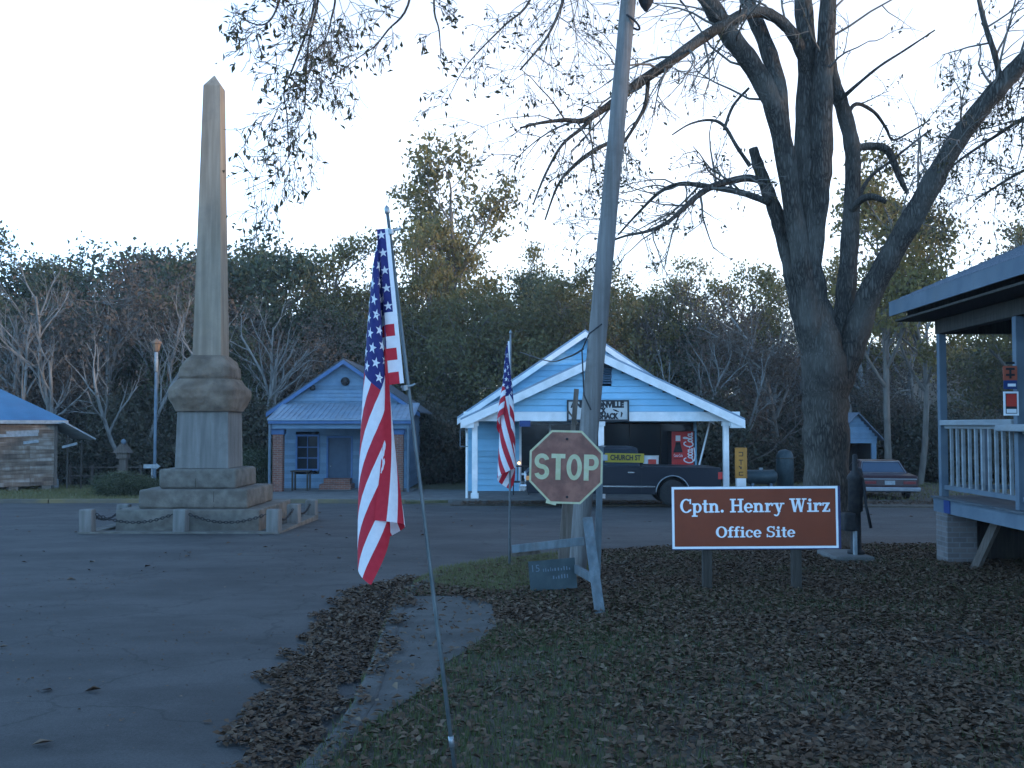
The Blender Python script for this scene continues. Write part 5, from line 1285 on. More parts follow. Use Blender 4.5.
# ------------------------------------------------------------------ foliage tools
def cloud_mesh(name, P, size, seed, mat, aspect=.55, droop=0., flat=0., parent=None, var=.5):
    """one small leaf blade (two faces along its midrib) per point of P"""
    rs = np.random.RandomState(seed); P = np.asarray(P, float); N = len(P)
    a = rs.rand(N)*2*np.pi; el = (rs.rand(N)*2-1)*(1-flat)*1.3-droop
    D = np.stack([np.cos(a)*np.cos(el), np.sin(a)*np.cos(el), np.sin(el)], 1)
    up = rs.randn(N, 3)*(1-flat)+np.array((0, 0, 1.))*(.25+flat*2); Sx = np.cross(D, up); Sx /= np.linalg.norm(Sx, axis=1, keepdims=True)+1e-9
    Nn = np.cross(Sx, D); L = size*(1-var/2+var*rs.rand(N))[:, None]; W = L*aspect*.5
    f = (.05+.2*rs.rand(N))[:, None]*L
    v = np.stack([P-D*L*.5, P-D*L*.05-Sx*W+Nn*f, P+D*L*.5, P-D*L*.05+Sx*W+Nn*f], 1).reshape(-1, 3)
    me = bpy.data.meshes.new(name); me.vertices.add(4*N); me.vertices.foreach_set('co', v.ravel())
    tri = np.array([[0, 1, 2], [0, 2, 3]]); idx = (np.arange(N)[:, None, None]*4+tri).reshape(-1)
    me.loops.add(6*N); me.loops.foreach_set('vertex_index', idx.astype(np.int32))
    me.polygons.add(2*N); me.polygons.foreach_set('loop_start', (np.arange(2*N)*3).astype(np.int32)); me.polygons.foreach_set('loop_total', np.full(2*N, 3, np.int32))
    me.update(calc_edges=True); me.materials.append(mat)
    o = bpy.data.objects.new(name, me); col.objects.link(o); o.parent = parent; return o
def wander(r, p, d, L, n, jit, trop=0.):
    pts = [p.copy()]; d = d.normalized()
    for i in range(n):
        d = (d+Vector((r.gauss(0, jit), r.gauss(0, jit), r.gauss(0, jit)+trop))).normalized(); pts.append(pts[-1]+d*(L/n))
    return pts
def side_dir(r, d, ang):
    o = d.orthogonal().normalized(); o.rotate(Matrix.Rotation(r.uniform(0, 2*math.pi), 3, d)); return (d*math.cos(ang)+o*math.sin(ang)).normalized()
def grow(r, mb, tips, p, d, L, rad, lvl, spec):
    nseg = spec.get('n', 5); pts = wander(r, p, d, L, nseg, spec['jit'], spec['trop'])
    last = lvl == spec['lv']
    rr = [rad*(1-(.55 if not last else .75)*i/nseg) for i in range(nseg+1)]
    mb.tube(pts, rr, (7, 5, 4, 3, 3)[min(lvl, 4)], cap=False)
    if lvl >= spec['lv']-spec.get('tl', 0): tips += [pts[-1], pts[-2]] if last else [pts[-1]]
    if last: return
    k = spec['kids'][lvl]
    for c in range(k):
        t = spec['lo'][lvl]+(1-spec['lo'][lvl])*(c+r.random())/k; i = min(int(t*nseg), nseg-1); q = pts[i].lerp(pts[i+1], t*nseg-i)
        dd = side_dir(r, (pts[i+1]-pts[i]).normalized(), R(r.uniform(*spec['ang'][lvl])))
        grow(r, mb, tips, q, dd, L*r.uniform(*spec['len'][lvl])*(1.15-.45*t), rr[i]*.62, lvl+1, spec)
SPEC = dict(
 oak=dict(lv=3, n=5, jit=.15, trop=.03, kids=(9, 5, 4), lo=(.22, .3, .3), ang=((35, 85), (30, 70), (30, 75)), len=((.35, .68), (.4, .75), (.4, .8)), tl=0),
 airy=dict(lv=3, n=6, jit=.09, trop=.05, kids=(12, 4, 3), lo=(.35, .35, .3), ang=((30, 60), (30, 55), (30, 60)), len=((.22, .36), (.45, .6), (.4, .6)), tl=1),
 bare=dict(lv=4, n=7, jit=.11, trop=.05, kids=(6, 3, 3, 2), lo=(.4, .3, .3, .25), ang=((18, 42), (20, 45), (20, 55), (25, 60)), len=((.3, .5), (.4, .65), (.45, .7), (.45, .7)), tl=0),
 shrub=dict(lv=2, n=4, jit=.2, trop=.05, kids=(10, 5), lo=(.1, .2), ang=((30, 85), (30, 70)), len=((.6, .9), (.5, .8)), tl=1))
LM = dict(
 under=leafmat('understory_leaves', [(0.057,0.057,0.034), (0.086,0.071,0.044), (0.046,0.048,0.031), (0.103,0.078,0.052), (0.063,0.063,0.037)]),
 dark=leafmat('dark_evergreen_leaves', [(0.044,0.057,0.033), (0.069,0.083,0.040), (0.094,0.100,0.050), (0.056,0.065,0.043)]),
 olive=leafmat('olive_leaves', [(0.084,0.086,0.038), (0.120,0.110,0.046), (0.156,0.126,0.050), (0.096,0.090,0.042)], trans=.35),
 gold=leafmat('yellowing_leaves', [(0.138,0.127,0.046), (0.207,0.161,0.052), (0.138,0.115,0.046), (0.253,0.184,0.057)], trans=.4),
 brown=leafmat('russet_leaves', [(0.102,0.072,0.054), (0.132,0.094,0.066), (0.090,0.070,0.050), (0.120,0.090,0.066)], trans=.3),
 pecan=leafmat('withering_leaves', [(.05,.05,.022), (.08,.065,.025), (.045,.045,.025), (.10,.07,.03)], trans=.35),
 litter=leafmat('fallen_leaves', [(.085,.043,.024), (.115,.064,.037), (.065,.036,.021), (.125,.077,.047), (.09,.05,.028), (.16,.112,.075), (.07,.04,.024), (.10,.058,.034)], rough=.85, trans=0),
 grass=leafmat('green_grass', [(.055,.08,.028), (.075,.095,.034), (.10,.10,.045)], trans=.3),
 drygrass=leafmat('dry_grass', [(.12,.115,.05), (.17,.15,.07), (.10,.11,.04)], trans=.3))
VAR = {}
def variant(kind, i):
    """prototype meshes 12 m tall: (trunk mesh, leaf mesh)"""
    if (kind, i) in VAR: return VAR[kind, i]
    style, leaf, npt, sz, sg, H = {'dark oak': ('oak', 'dark', 44, .25, .5, 12), 'olive tree': ('oak', 'olive', 26, .22, .5, 12), 'golden tree': ('airy', 'gold', 15, .22, .33, 12),
        'russet tree': ('oak', 'brown', 17, .22, .5, 12), 'bare tree': ('bare', 'brown', .3, .2, .3, 12), 'understory bush': ('shrub', 'under', 42, .24, .55, 4)}[kind]
    r = random.Random(hash((style, leaf, i)) % 1 + sum(map(ord, kind))*31+i*977); m = MB(); tips = []
    if kind == 'understory bush':
        for k in range(5):
            grow(r, m, tips, Vector((r.uniform(-.7, .7), r.uniform(-.5, .5), -.1)), Vector((r.uniform(-.5, .5), r.uniform(-.5, .5), 1)), 2.6, .06, 0, SPEC[style])
    else:
        d0 = Vector((r.gauss(0, .05), r.gauss(0, .05), 1)); L0 = {'oak': 8.5, 'airy': 10.5, 'bare': 8.0}[style]
        grow(r, m, tips, Vector((0, 0, -.3)), d0, L0, {'oak': .24, 'airy': .16, 'bare': .105}[style], 0, SPEC[style])
        if style == 'bare' and i % 2: grow(r, m, tips, Vector((.25, .1, -.3)), Vector((.25, .05, 1)), 6.5, .13, 0, SPEC[style])
    zmax = max(t.z for t in tips)
    rs = np.random.RandomState(i+5); T = np.array([tuple(t) for t in tips])
    n = int(npt) if npt >= 1 else 1
    if npt < 1: T = T[rs.rand(len(T)) < npt]
    cnt = rs.poisson(n, len(T)); P = np.repeat(T, cnt, 0); P = P+rs.randn(*P.shape)*sg*np.array((1, 1, .75))
    if kind == 'understory bush' and i == 7: leaf = 'dark'
    bark = {'bare': M['palebark'], 'airy': M['greybark']}.get(style, M['greybark'])
    tr = m.build('trunk', bark, None, True); cr = cloud_mesh('crown', P, sz, i+9, LM[leaf])
    VAR[kind, i] = (tr.data, cr.data, zmax)
    bpy.data.objects.remove(tr); bpy.data.objects.remove(cr)
    return VAR[kind, i]
KINDS = {'dark oak': ('dark leafy evergreen oak', 'dark evergreen oaks', 'tree'), 'olive tree': ('olive green leafy tree', 'olive green trees', 'tree'),
 'golden tree': ('tall airy tree with yellowing leaves', 'tall yellowing trees', 'tree'), 'russet tree': ('russet brown leafed tree', 'russet leafed trees', 'tree'),
 'bare tree': ('pale bare branched tree', 'pale bare trees', 'tree'), 'understory bush': ('dense dark bush', 'dense dark bushes', 'bush')}
ZONES = ((-999, 60, 'behind the plank barn'), (60, 150, 'between the barn and the obelisk'), (150, 262, 'behind the obelisk'), (262, 432, 'behind the faded blue house'), (432, 470, 'between the two blue buildings'),
 (470, 590, 'behind the left half of the shop'), (590, 735, 'behind the right half of the shop'), (735, 845, 'behind the big tree'), (845, 940, 'behind the maroon car'), (940, 9999, 'behind the railed porch'))
ORD = ['leftmost', 'second from the left', 'third from the left', 'fourth from the left', 'fifth from the left', 'sixth from the left', 'seventh from the left']
WOOD = []
def wood(kind, lst):
    for px, ty, Y in lst: WOOD.append((kind, px, ty, Y))
wood('dark oak', [(-60,240,58), (2,264,60), (38,240,66), (82,268,60), (122,243,68), (166,276,62), (205,252,72), (246,250,60), (282,280,66), (352,290,72), (392,300,76), (508,290,70), (556,275,64), (612,290,70), (668,318,62), (-150,235,60), (190,300,50), (100,310,52), (20,320,52), (330,305,58)])
wood('russet tree', [(96,262,52), (150,278,54), (222,290,54), (700,290,62), (742,300,54), (780,325,50), (640,310,60), (1080,320,58), (905,330,52), (300,318,56), (55,300,49)])
wood('olive tree', [(300,285,70), (372,300,60), (416,300,56), (480,300,58), (536,285,54), (596,295,56), (724,290,70), (800,330,64), (860,345,62), (1060,260,60), (650,300,66)])
wood('golden tree', [(402,190,66), (446,158,62), (474,215,70), (320,236,62), (526,250,72), (424,240,58), (572,270,60), (690,262,76), (640,280,62), (760,262,60), (858,250,62), (930,262,88)])
wood('bare tree', [(-10,280,46), (26,262,45), (62,258,46), (112,272,47), (140,300,44), (176,290,49), (262,285,46), (284,300,48), (240,296,45), (690,320,47), (770,280,52), (850,240,50), (898,215,56), (1020,210,52), (345,260,64), (735,345,46), (-30,300,50), (160,280,47), (205,300,46), (88,285,47), (44,290,46)])
rb = random.Random(5)
wood('understory bush', [(px+rb.uniform(-12, 12), rb.uniform(395, 442), rb.uniform(44, 57)) for px in range(-40, 1070, 33)])
WOOD = [t for t in WOOD if not (t[0] == 'understory bush' and 935 < t[1] < 1030 and t[2] < 405)]
wood('golden tree', [(1042,200,56), (884,150,41), (914,185,45)])
WOOD.sort(key=lambda t: (t[0], t[1]))
byz = {}
for k, px, ty, Y in WOOD:
    z = next(n for a, b, n in ZONES if a <= px < b); byz.setdefault((k, z), []).append((px, ty, Y))
cnt = 0
for (k, z), L in byz.items():
    for i, (px, ty, Y) in enumerate(L):
        lab = f'{KINDS[k][0]} {z}' if len(L) == 1 else f'{ORD[i]} of the {KINDS[k][1]} {z}'
        tr, cr, zmax = variant(k, cnt % (4 if k in ('dark oak', 'bare tree') else 3)); cnt += 1
        p = at(px, ty, Y); g = gz(Y)-.05; s = (p.z-g)/zmax
        o = thing(k.replace(' ', '_'), lab, KINDS[k][2], (p.x, Y, g), rnd.uniform(0, 6.28), 'bushes at the edge of the wood' if 'bush' in k else 'trees of the wood behind the square')
        sx = s if k != 'understory bush' else max(s, .9)
        o.scale = (sx*rnd.uniform(.92, 1.1)*(1 if k != 'golden tree' else .8), sx*rnd.uniform(.92, 1.1), s)
        a = bpy.data.objects.new('trunk', tr); col.objects.link(a); a.parent = o
        b = bpy.data.objects.new('crown', cr); col.objects.link(b); b.parent = o
hm = MB(); nxh, nyh = 40, 14
for j in range(nyh+1):
    for i in range(nxh+1):
        x = 14+i*1.9; y = 62+j*4.2
        u = min(1, max(0, (x-18)/14))*min(1, max(0, (98-x)/14)); u = u*u*(3-2*u); v = min(1, max(0, (y-64)/36)); v = v*v*(3-2*v)
        hm.v.append((x, y, gz(60)-.4+11.0*u*v+.5*math.sin(x*.5+y*.3)*u))
for j in range(nyh):
    for i in range(nxh): q = j*(nxh+1)+i; hm.f.append((q, q+1, q+nxh+2, q+nxh+1)); hm.m.append(0)
M['hill'] = pm('dry_broomsedge', (.09,.07,.05), (.15,.118,.085), 1.4, .95, bump=1, bscale=5, dirt=(.09,.08,.055), dscale=.25, damt=.7)
tag(hm.build('hill', M['hill'], None, True), kind='structure')
# far wood behind, one uncountable mass
rs = np.random.RandomState(4); N = 26000
X_ = rs.uniform(-75, 24, N); Y_ = rs.uniform(82, 100, N); hmax = 6.5+2.2*np.sin(X_*.21)+1.3*np.sin(X_*.57+1)+.8*np.sin(X_*1.3)
Z_ = -1.4+hmax*np.sqrt(rs.rand(N))
tag(cloud_mesh('far_and_shade_wood', np.stack([X_, Y_, Z_], 1), .9, 3, LM['dark'], aspect=.8), kind='stuff')
rs = np.random.RandomState(14); N = 9000  # unseen belt of wood off to the right, added to shade the ground
X_ = rs.uniform(37, 47, N); Y_ = rs.uniform(-32, 82, N); hmax = 10.6+1.6*np.sin(Y_*.23)+1.1*np.sin(Y_*.61+2)
tag(cloud_mesh('far_and_shade_wood', np.stack([X_, Y_, -1.2+hmax*rs.rand(N)], 1), 1.1, 5, LM['dark'], aspect=.85), kind='stuff')
# shrubs by name: two before the fence, one beside the obelisk house
for (px, ty, Y, wd, lab) in ((122, 474, 33.5, 1.0, 'low dark clipped looking shrub left of the obelisk steps'), (144, 479, 33.2, .7, 'smaller dark shrub touching the obelisk steps on their left'), (258, 452, 41, .9, 'dark upright shrub between the obelisk and the blue house')):
    p = at(px, ty, Y); g = gz(Y)+.04; h = p.z-g
    o = thing('shrub', lab, 'shrub', (p.x, Y, g), 0, 'shrubs near the obelisk')
    tr, cr, zm = variant('understory bush', 7); s = h/zm
    o.scale = (max(s, .22*wd/.7), max(s, .22*wd/.7), s); o.rotation_euler.z = px
    a = bpy.data.objects.new('trunk', tr); col.objects.link(a); a.parent = o
    b = bpy.data.objects.new('crown', cr); col.objects.link(b); b.parent = o

# ------------------------------------------------------------------ the big tree
BT = 16.2
base = gp(829, 560, YUP); bx_ = at(829, 400, BT).x
big = wthing('big_tree', 'big old tree with furrowed bark and spreading limbs beside the brown sign', 'tree', (bx_, BT, gz(BT)+YUP))
trk, twg, leafpts = MB(), MB(), []
rt = random.Random(21)
def spline(ps, n=5):
    out = []
    for i in range(len(ps)-1):
        p0, p1, p2, p3 = ps[max(i-1, 0)], ps[i], ps[i+1], ps[min(i+2, len(ps)-1)]
        for j in range(n):
            t = j/n; out.append([.5*((2*b)+(c-a)*t+(2*a-5*b+4*c-d)*t*t+(3*b-a-3*c+d)*t**3) for a, b, c, d in zip(p0, p1, p2, p3)])
    out.append(list(ps[-1])); return out
def limb(ps, n=14, mb=None):
    """ps: (px, py, depth offset, radius in photo pixels)"""
    q = []
    for px, py, dd, r in ps:
        Y = BT+dd; p = at(px, py, Y); q.append((p.x, p.y, p.z, r*Y/FPX*(.9 if py < 300 else 1)))
    s = spline(q); pts = [Vector(a[:3]) for a in s]; rad = [max(.004, a[3])*(1+.05*math.sin(i*1.7)+rt.uniform(-.03, .03)) for i, a in enumerate(s)]
    (mb or trk).tube(pts, rad, n); return pts, rad
def twig(p, d, L, r, lvl, droop, leaf=.5):
    n = 5 if lvl < 2 else 4; pts = wander(rt, p, d, L, n, .16, -droop)
    twg.tube(pts, [max(.0038, r*(1-.65*i/n)) for i in range(n+1)], 5 if r > .012 else 3, cap=False)
    if lvl >= 2:
        for q in pts[2:]:
            if rt.random() < leaf*.55:
                for k in range(rt.randint(1, 3)): leafpts.append(q+Vector((rt.gauss(0, .05), rt.gauss(0, .05), rt.gauss(-.05, .04))))
        return
    for c in range(3 if lvl else 4):
        t = rt.uniform(.25, 1); i = min(int(t*n), n-1)
        twig(pts[i].lerp(pts[i+1], t*n-i), side_dir(rt, (pts[i+1]-pts[i]).normalized(), R(rt.uniform(25, 60))), L*rt.uniform(.4, .65), r*.5, lvl+1, droop, leaf)
def dress(pr, n, L, droop=.05, leaf=.5, lo=.2, up=0.):
    pts, rad = pr
    for c in range(n):
        t = lo+(1-lo)*(c+rt.random())/n; i = min(int(t*(len(pts)-1)), len(pts)-2)
        d = (pts[i+1]-pts[i]).normalized(); dd = side_dir(rt, d, R(rt.uniform(30, 75))); dd.z += up
        twig(pts[i], dd, L*rt.uniform(.6, 1.2), min(rad[i]*.45, .022), 0, droop, leaf)
limb([(828,575,0,36), (828,556,0,30), (828,530,0,25), (827,490,0,22.5), (826,430,0,22), (825,395,0,23), (824,365,0,22), (822,330,0,16), (820,300,0,9)], 28)
limb([(824,385,0,18), (817,335,0,15), (814,300,0,14), (809,255,0,13), (807,190,0,13.5), (806,120,0,12), (808,62,0,11), (803,0,.1,9.5), (800,-70,.2,8), (790,-190,.3,5)], 20)
a = limb([(812,300,0,6), (815,240,0,10), (819,190,-.1,12), (821,150,-.15,13), (822,90,-.2,12), (826,40,-.25,10), (829,-10,-.3,9), (836,-90,-.4,7), (850,-220,-.2,4)], 18); dress(a, 9, 1.8, .02, .3, .5)
L2 = limb([(818,370,0,9), (811,325,-.1,11), (806,290,-.1,11), (797,235,-.2,10.5), (784,150,-.3,11), (771,100,-.4,11), (750,62,-.5,11), (728,33,-.6,10.5), (706,-4,-.7,10), (676,-60,-.9,8), (630,-130,-1.2,6)], 18); dress(L2, 9, 1.7, .02, .3, .45)
a = limb([(784,140,-.35,8), (777,82,-.2,9.5), (764,40,-.05,8.5), (748,2,.1,8), (730,-60,.3,6.5), (700,-150,.6,4)], 14); dress(a, 4, 1.4, .02, .3, .5)
L4 = limb([(809,95,0,4), (806,68,-.1,6.5), (797,42,-.25,7), (784,24,-.35,6.5), (766,13,-.45,6.5), (748,13,-.55,6.5), (725,24,-.7,6.5), (698,41,-.9,6.3), (671,61,-1.1,6), (640,82,-1.3,5.5), (612,103,-1.5,4.5), (585,120,-1.7,3.2), (565,120,-1.9,2.4), (540,123,-2.0,1.7), (520,128,-2.1,1.1)], 12)
dress(L4, 26, 1.5, .05, .33, .2)
a = limb([(600,110,-1.6,2.8), (582,128,-1.8,2.3), (562,145,-2,1.8), (545,175,-2.1,1.4), (533,205,-2.2,.9)], 7); dress(a, 4, .7, .06, .4)
a = limb([(615,140,-1.4,2), (595,150,-1.5,2.6), (575,165,-1.6,2.2), (558,185,-1.7,1.5), (545,220,-1.8,.9)], 7); dress(a, 4, .7, .06, .4)
a = limb([(648,80,-1.2,2.6), (645,105,-1.2,2.3), (632,130,-1.2,2), (618,152,-1.3,1.6), (608,178,-1.3,1)], 7); dress(a, 3, .6, .06, .4)
a = limb([(728,30,-.7,3), (700,0,-.9,2.6), (660,-40,-1.2,2.4), (600,-50,-1.8,2.2), (570,-20,-2.2,2), (560,10,-2.3,1.7), (545,40,-2.4,1.4), (520,70,-2.5,1)], 8); dress(a, 18, 1.1, .08, .4, .3)
a = limb([(753,148,.1,5), (758,165,.1,6.5), (765,184,.1,7), (773,205,.1,8), (781,228,.1,9), (790,262,.1,9.5), (799,305,.1,10), (808,345,.05,9), (816,380,0,6)], 14)
a1_ = limb([(764,182,0,4), (748,178,-.2,4.2), (730,181,-.4,4), (716,185,-.5,3.8), (700,194,-.7,3.4), (684,208,-.9,2.9), (668,222,-1.1,2.4), (648,231,-1.3,1.9), (625,236,-1.5,1.4), (598,246,-1.7,.9)], 9); dress(a1_, 14, 1.0, .05, .5)
a2_ = limb([(770,203,.0,4), (752,196,.1,3.8), (734,191,.2,3.6), (705,186,.3,3.2), (680,184,.3,2.5), (660,192,.3,2), (640,211,.3,1.5), (618,235,.3,1)], 9); dress(a2_, 14, 1.1, .04, .5)
limb([(750,166,0,2.4), (737,147,-.1,2.2), (724,126,-.2,2), (710,120,-.3,1.6), (690,124,-.4,1.1), (672,135,-.5,.8)], 7)
limb([(724,130,-.2,1.8), (733,106,-.2,1.6), (749,88,-.2,1.4)], 6)
L6 = limb([(832,60,.05,4.5), (834,82,.1,7), (842,106,.2,8), (851,140,.3,8.5), (853,170,.3,8.5), (851,220,.3,9.5), (847,280,.2,10.5), (841,335,.15,11), (833,385,.05,9)], 16)
a = limb([(853,149,.3,4.5), (870,146,.3,4.5), (886,149,.3,4.3), (894,163,.3,4), (900,178,.3,3.5), (908,194,.3,2)], 9)
limb([(852,210,.2,4), (862,199,.0,4), (874,197,-.2,3.8), (886,202,-.3,2.6)], 9)
limb([(822,98,.0,3), (829,125,-.2,2.8), (826,140,-.3,2)], 7)
a = limb([(846,118,.2,2.6), (856,104,.3,2.3), (874,112,.5,2), (886,128,.7,1.7), (893,140,.8,1.3), (910,132,1,1), (930,120,1.2,.8)], 7); dress(a, 5, .9, .04, .6)
L7 = limb([(832,410,.05,11), (841,378,.05,13), (854,340,.0,13.5), (868,298,-.2,13.5), (890,257,-.4,12.5), (921,203,-.7,12), (951,150,-1,11), (980,110,-1.3,10.5), (1006,80,-1.5,10), (1030,55,-1.7,9.5), (1090,5,-2,8), (1170,-60,-2.4,6), (1260,-110,-2.8,4)], 18)
dress(L7, 15, 1.7, .03, .55, .3, up=.2)
a = limb([(1000,78,-1.4,3.4), (994,52,-1.4,3.2), (986,28,-1.3,2.9), (978,-5,-1.2,2.5), (970,-50,-1,1.8)], 8); dress(a, 6, 1.0, .02, .5)
limb([(850,245,.2,4), (853,215,.4,2.8), (868,180,1.1,2.2), (892,160,1.7,1.6), (930,130,2.4,1)], 7)
limb([(840,100,.1,3), (858,84,-.1,1.8), (880,66,-.3,1.5), (905,50,-.4,1.2), (935,30,-.5,.8)], 6)
# long overhead limb reaching towards the camera, its twigs hang into the upper left of the picture
OV = limb([(690,-35,-.8,7), (620,-120,-2,6), (540,-170,-3.5,5.4), (450,-180,-4.6,4.6), (370,-160,-5.4,3.8), (310,-130,-6,3), (255,-105,-6.4,2.2), (215,-90,-6.6,1.4)], 10)
for ps, nn, LL in (([(330,-140,-5.9,2.2), (326,-60,-6,1.9), (318,0,-6,1.6), (309,40,-6,1.3), (306,70,-6,1.1), (305,105,-6,.8), (302,118,-6,.5)], 9, .5),
        ([(322,-140,-5.9,2), (318,-30,-5.9,1.7), (312,15,-5.9,1.5), (303,42,-5.9,1.3), (292,70,-5.9,1.1), (284,92,-5.9,.9), (287,115,-5.9,.8), (288,140,-5.9,.7), (287,160,-5.9,.6), (270,178,-5.9,.5), (245,190,-5.9,.35)], 10, .55),
        ([(280,-110,-6.2,2), (284,-30,-6.2,1.6), (276,10,-6.2,1.3), (262,25,-6.2,1), (240,18,-6.2,.7)], 7, .5),
        ([(300,-130,-6.1,1.8), (333,-20,-6.1,1.4), (331,20,-6.1,1.1), (322,44,-6.1,.8), (300,60,-6.1,.5)], 6, .5),
        ([(430,-180,-4.8,2), (418,-60,-5,1.7), (408,5,-5,1.4), (388,30,-5,1.1), (375,46,-5,.9), (358,58,-5,.7), (335,75,-5,.4)], 7, .5),
        ([(440,-180,-4.7,1.8), (438,-60,-4.7,1.5), (434,5,-4.7,1.2), (439,30,-4.7,.9), (441,58,-4.7,.5)], 3, .3),
        ([(540,-165,-3.5,2.2), (545,-60,-3.6,1.8), (530,0,-3.7,1.5), (505,25,-3.8,1.2), (480,50,-3.9,.9), (462,72,-4,.6), (445,105,-4,.35)], 6, .5)):
    dress(limb(ps, 6), int(nn*1.9), LL, .08, .26, .2)
# foliage hanging right of the tree and above the porch roof
for ps in ([(1095,2,-2,5), (1070,22,-1.5,3), (1020,70,-.6,2.2), (990,100,-.2,1.6), (955,125,.2,1)], [(1090,5,-2,5), (1085,60,-.5,3.4), (1050,100,.5,2.6), (1005,130,1.8,2), (960,160,2,1.4), (925,190,2.2,.9)], [(1088,6,-2,5), (1105,90,-.6,3), (1060,150,.4,2.2), (1015,175,.8,1.6), (975,200,1,1)]):
    dress(limb(ps, 7), 16, 1.15, .04, 1.3, .25)
trk.build('trunk', M['bark'], big, True)
twg.build('twigs', M['greybark'], big)
lp_ = np.array([tuple(p) for p in leafpts])-np.array(big['_o'])
cloud_mesh('crown', lp_, .08, 8, LM['pecan'], aspect=.4, droop=.7, parent=big, var=.7)

# ------------------------------------------------------------------ fallen leaves and grass
def inside(P, poly):
    x, y = P[:, 0], P[:, 1]; c = np.zeros(len(P), bool); n = len(poly)
    for i in range(n):
        x1, y1 = poly[i]; x2, y2 = poly[(i+1) % n]
        c ^= ((y1 > y) != (y2 > y)) & (x < (x2-x1)*(y-y1)/((y2-y1) if y2 != y1 else 1e-9)+x1)
    return c
rs = np.random.RandomState(12)
def vnoise(x, y, s, seed):
    r = np.random.RandomState(seed); G = r.rand(64, 64); x, y = x*s, y*s; i, j = np.floor(x).astype(int), np.floor(y).astype(int); u, v = x-i, y-j; u = u*u*(3-2*u); v = v*v*(3-2*v)
    g = lambda a, b: G[a % 64, b % 64]
    return (g(i, j)*(1-u)+g(i+1, j)*u)*(1-v)+(g(i, j+1)*(1-u)+g(i+1, j+1)*u)*v
def scatter(n, x0, x1, y0, y1): return np.stack([rs.uniform(x0, x1, n), rs.uniform(y0, y1, n)], 1)
GZ = lambda Y: -.023*np.clip(Y, -30, 60)
P = scatter(270000, -2.2, 9.5, 4.2, 17.2)
iny = inside(P, yard_poly); pad = inside(P+np.stack([vnoise(P[:, 0], P[:, 1], 3.1, 44)-.5, vnoise(P[:, 0], P[:, 1], 2.7, 45)-.5], 1)*.55, pad_poly) & inside(P, pad_poly)
drift0 = [tuple(gp(x, y).xy) for x, y in ((215,772), (236,735), (252,705), (275,680), (300,655), (318,636), (330,606), (350,593), (385,582), (414,576), (409,592), (392,603), (384,625), (371,662), (354,702), (331,735), (300,772))]
warp = lambda Q_, a_: Q_+np.stack([vnoise(Q_[:, 0], Q_[:, 1], 2.6, 61)-.5+.5*(vnoise(Q_[:, 0], Q_[:, 1], 7., 63)-.5), vnoise(Q_[:, 0], Q_[:, 1], 2.4, 62)-.5], 1)*a_
drift = drift0
ind = inside(warp(P, .32), drift)
nz = vnoise(P[:, 0], P[:, 1], 1.6, 2)*.6+vnoise(P[:, 0], P[:, 1], 4.2, 5)*.4
dry = [tuple(gp(x, y).xy) for x, y in ((412,590), (440,573), (520,560), (585,556), (600,575), (560,590), (500,600))]
ing = inside(P, dry)
pr = np.where(iny, np.where(pad, .05, np.where(ing, .12, np.clip(.15+1.4*nz, .4, 1.2))), 0)
lawn = np.clip(1.35-P[:, 0]*.9, 0, 1)*np.clip((8.6-P[:, 1])*.8, 0, 1)*(iny & ~pad)
pr = pr*(1-.6*lawn)
pr = np.where(ind & ~iny, .75+.5*nz, pr)
k = rs.rand(len(P)) < pr; Q = P[k]
zz = GZ(Q[:, 1])+np.where(inside(Q, yard_poly), YUP+.012, .004)+np.where(inside(Q, pad_poly), .016, 0)+rs.rand(len(Q))**2*.035
near = cloud_mesh('leaf_litter', np.c_[Q, zz], .046, 6, LM['litter'], aspect=.58, flat=.66, var=1.3); tag(near, kind='stuff')
P2 = scatter(24000, -1.5, 9, 4.2, 9.5); k2 = inside(P2, drift); D2 = P2[k2]
# stray leaves on the road, the bank before the shop and the lawn edge
S1 = scatter(2600, -12, 14, 5, 29); w1 = vnoise(S1[:, 0], S1[:, 1], .5, 9); S1 = S1[(rs.rand(len(S1)) < w1*.25) & ~inside(S1, yard_poly)]
S2 = scatter(5200, -1.5, 20, 28.9, 30.7)
S3 = scatter(3000, 7.6, 24, 29, 45)
S4 = scatter(9000, -7, 1, 4.4, 17); w4 = vnoise(S4[:, 0], S4[:, 1], .8, 19); S4 = S4[(rs.rand(len(S4)) < w4**2) & ~inside(S4, yard_poly)]
z4 = GZ(S4[:, 1])+.001
tag(cloud_mesh('road_grit', np.c_[S4, z4], .02, 26, LM['litter'], aspect=.9, flat=.7, var=1.2), kind='stuff')
SS = np.r_[S1, S2, S3]; z3 = GZ(SS[:, 1])+np.where(SS[:, 1] > 28.8, .035, .003)
tag(cloud_mesh('stray_leaves', np.c_[SS, z3], .085, 16, LM['litter'], aspect=.62, flat=.8, var=.9), kind='stuff')
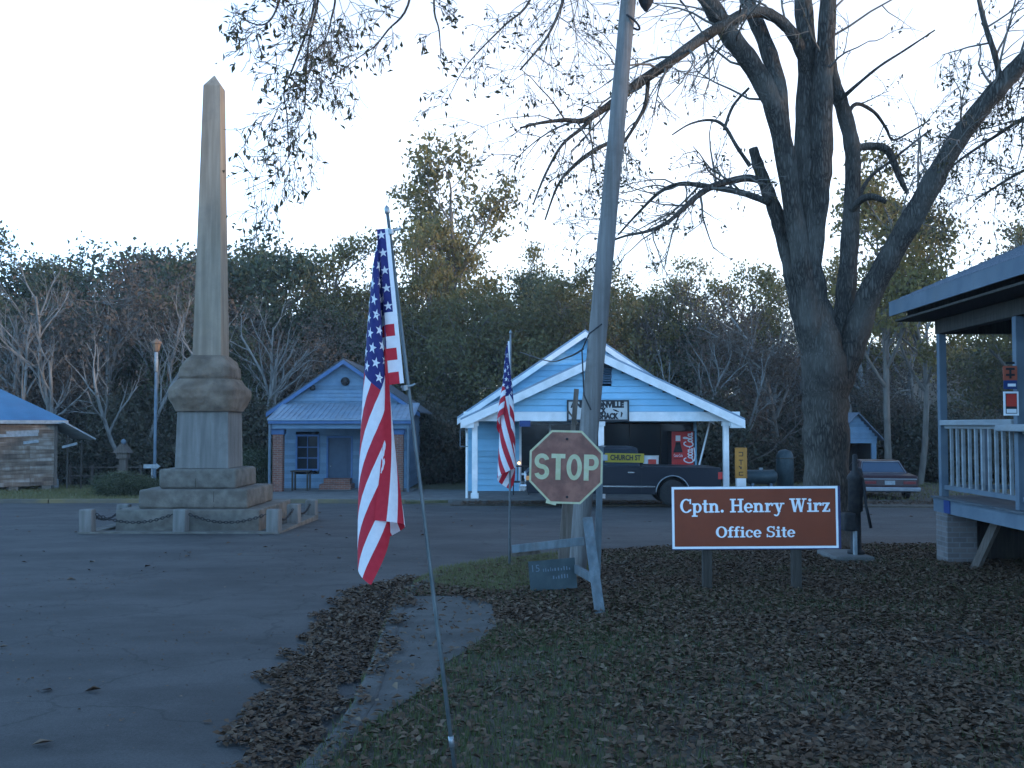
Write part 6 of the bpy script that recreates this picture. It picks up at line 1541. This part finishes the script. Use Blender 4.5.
def blades(name, Q, h, mat, seed, wd=.006, zoff=YUP):
    r = np.random.RandomState(seed); N = len(Q); b = np.c_[Q, GZ(Q[:, 1])+zoff]; a = r.rand(N)*6.283; H = h*(.5+r.rand(N)); ln_ = .6*H
    d = np.stack([np.cos(a), np.sin(a), np.zeros(N)], 1); s = np.stack([-np.sin(a), np.cos(a), np.zeros(N)], 1)
    tip = b+d*(ln_*r.rand(N))[:, None]+np.c_[np.zeros((N, 2)), H]
    v = np.stack([b-s*wd, b+s*wd, tip], 1).reshape(-1, 3)
    me = bpy.data.meshes.new(name); me.vertices.add(3*N); me.vertices.foreach_set('co', v.ravel()); me.loops.add(3*N); me.loops.foreach_set('vertex_index', np.arange(3*N, dtype=np.int32))
    me.polygons.add(N); me.polygons.foreach_set('loop_start', (np.arange(N)*3).astype(np.int32)); me.polygons.foreach_set('loop_total', np.full(N, 3, np.int32)); me.update(calc_edges=True)
    me.materials.append(mat); o = bpy.data.objects.new(name, me); col.objects.link(o); tag(o, kind='stuff'); return o
Gp = scatter(220000, -2, 9, 4.2, 16.5); kk = inside(Gp, yard_poly) & ~inside(Gp, pad_poly)
gn = vnoise(Gp[:, 0], Gp[:, 1], 1.1, 31); lf = np.where(Gp[:, 1] < 9, .8*np.clip(1.2-Gp[:, 0]*.7, 0, 1), 0)+.04
kk &= rs.rand(len(Gp)) < np.clip(gn*.9-.28+lf, 0, 1)
blades('grass', Gp[kk], .055, LM['grass'], 3, .0035)
Dg = scatter(60000, -2, 2, 8, 16); Dg = Dg[inside(Dg, dry)]
blades('dry_grass', Dg, .045, LM['drygrass'], 4, .005)
Vg = np.r_[scatter(26000, -22, -9, 30.6, 42), scatter(9000, -1.8, 24, 31, 46)]
Vg = Vg[~((Vg[:, 0] > -1.8) & (Vg[:, 0] < 7.4) & (Vg[:, 1] < 43))]
blades('verge_grass', Vg, .09, LM['drygrass'], 5, .016, .05)

# the air of the place: thin even haze, its box closed round camera and scene
hz = MB(); hz.box(-160, 160, -35, 190, -8, 34)
hm_ = bpy.data.materials.new('haze'); hm_.use_nodes = True; hn = hm_.node_tree; hn.nodes.remove(hn.nodes['Principled BSDF'])
pv_ = hn.nodes.new('ShaderNodeVolumePrincipled'); pv_.inputs['Color'].default_value = (.9, .93, 1, 1); pv_.inputs['Density'].default_value = HAZE; pv_.inputs['Anisotropy'].default_value = .2
hn.links.new(pv_.outputs[0], hn.nodes['Material Output'].inputs['Volume'])
tag(hz.build('haze', hm_), kind='stuff')
for o in bpy.data.objects:
    if '_o'  in o: del o['_o']
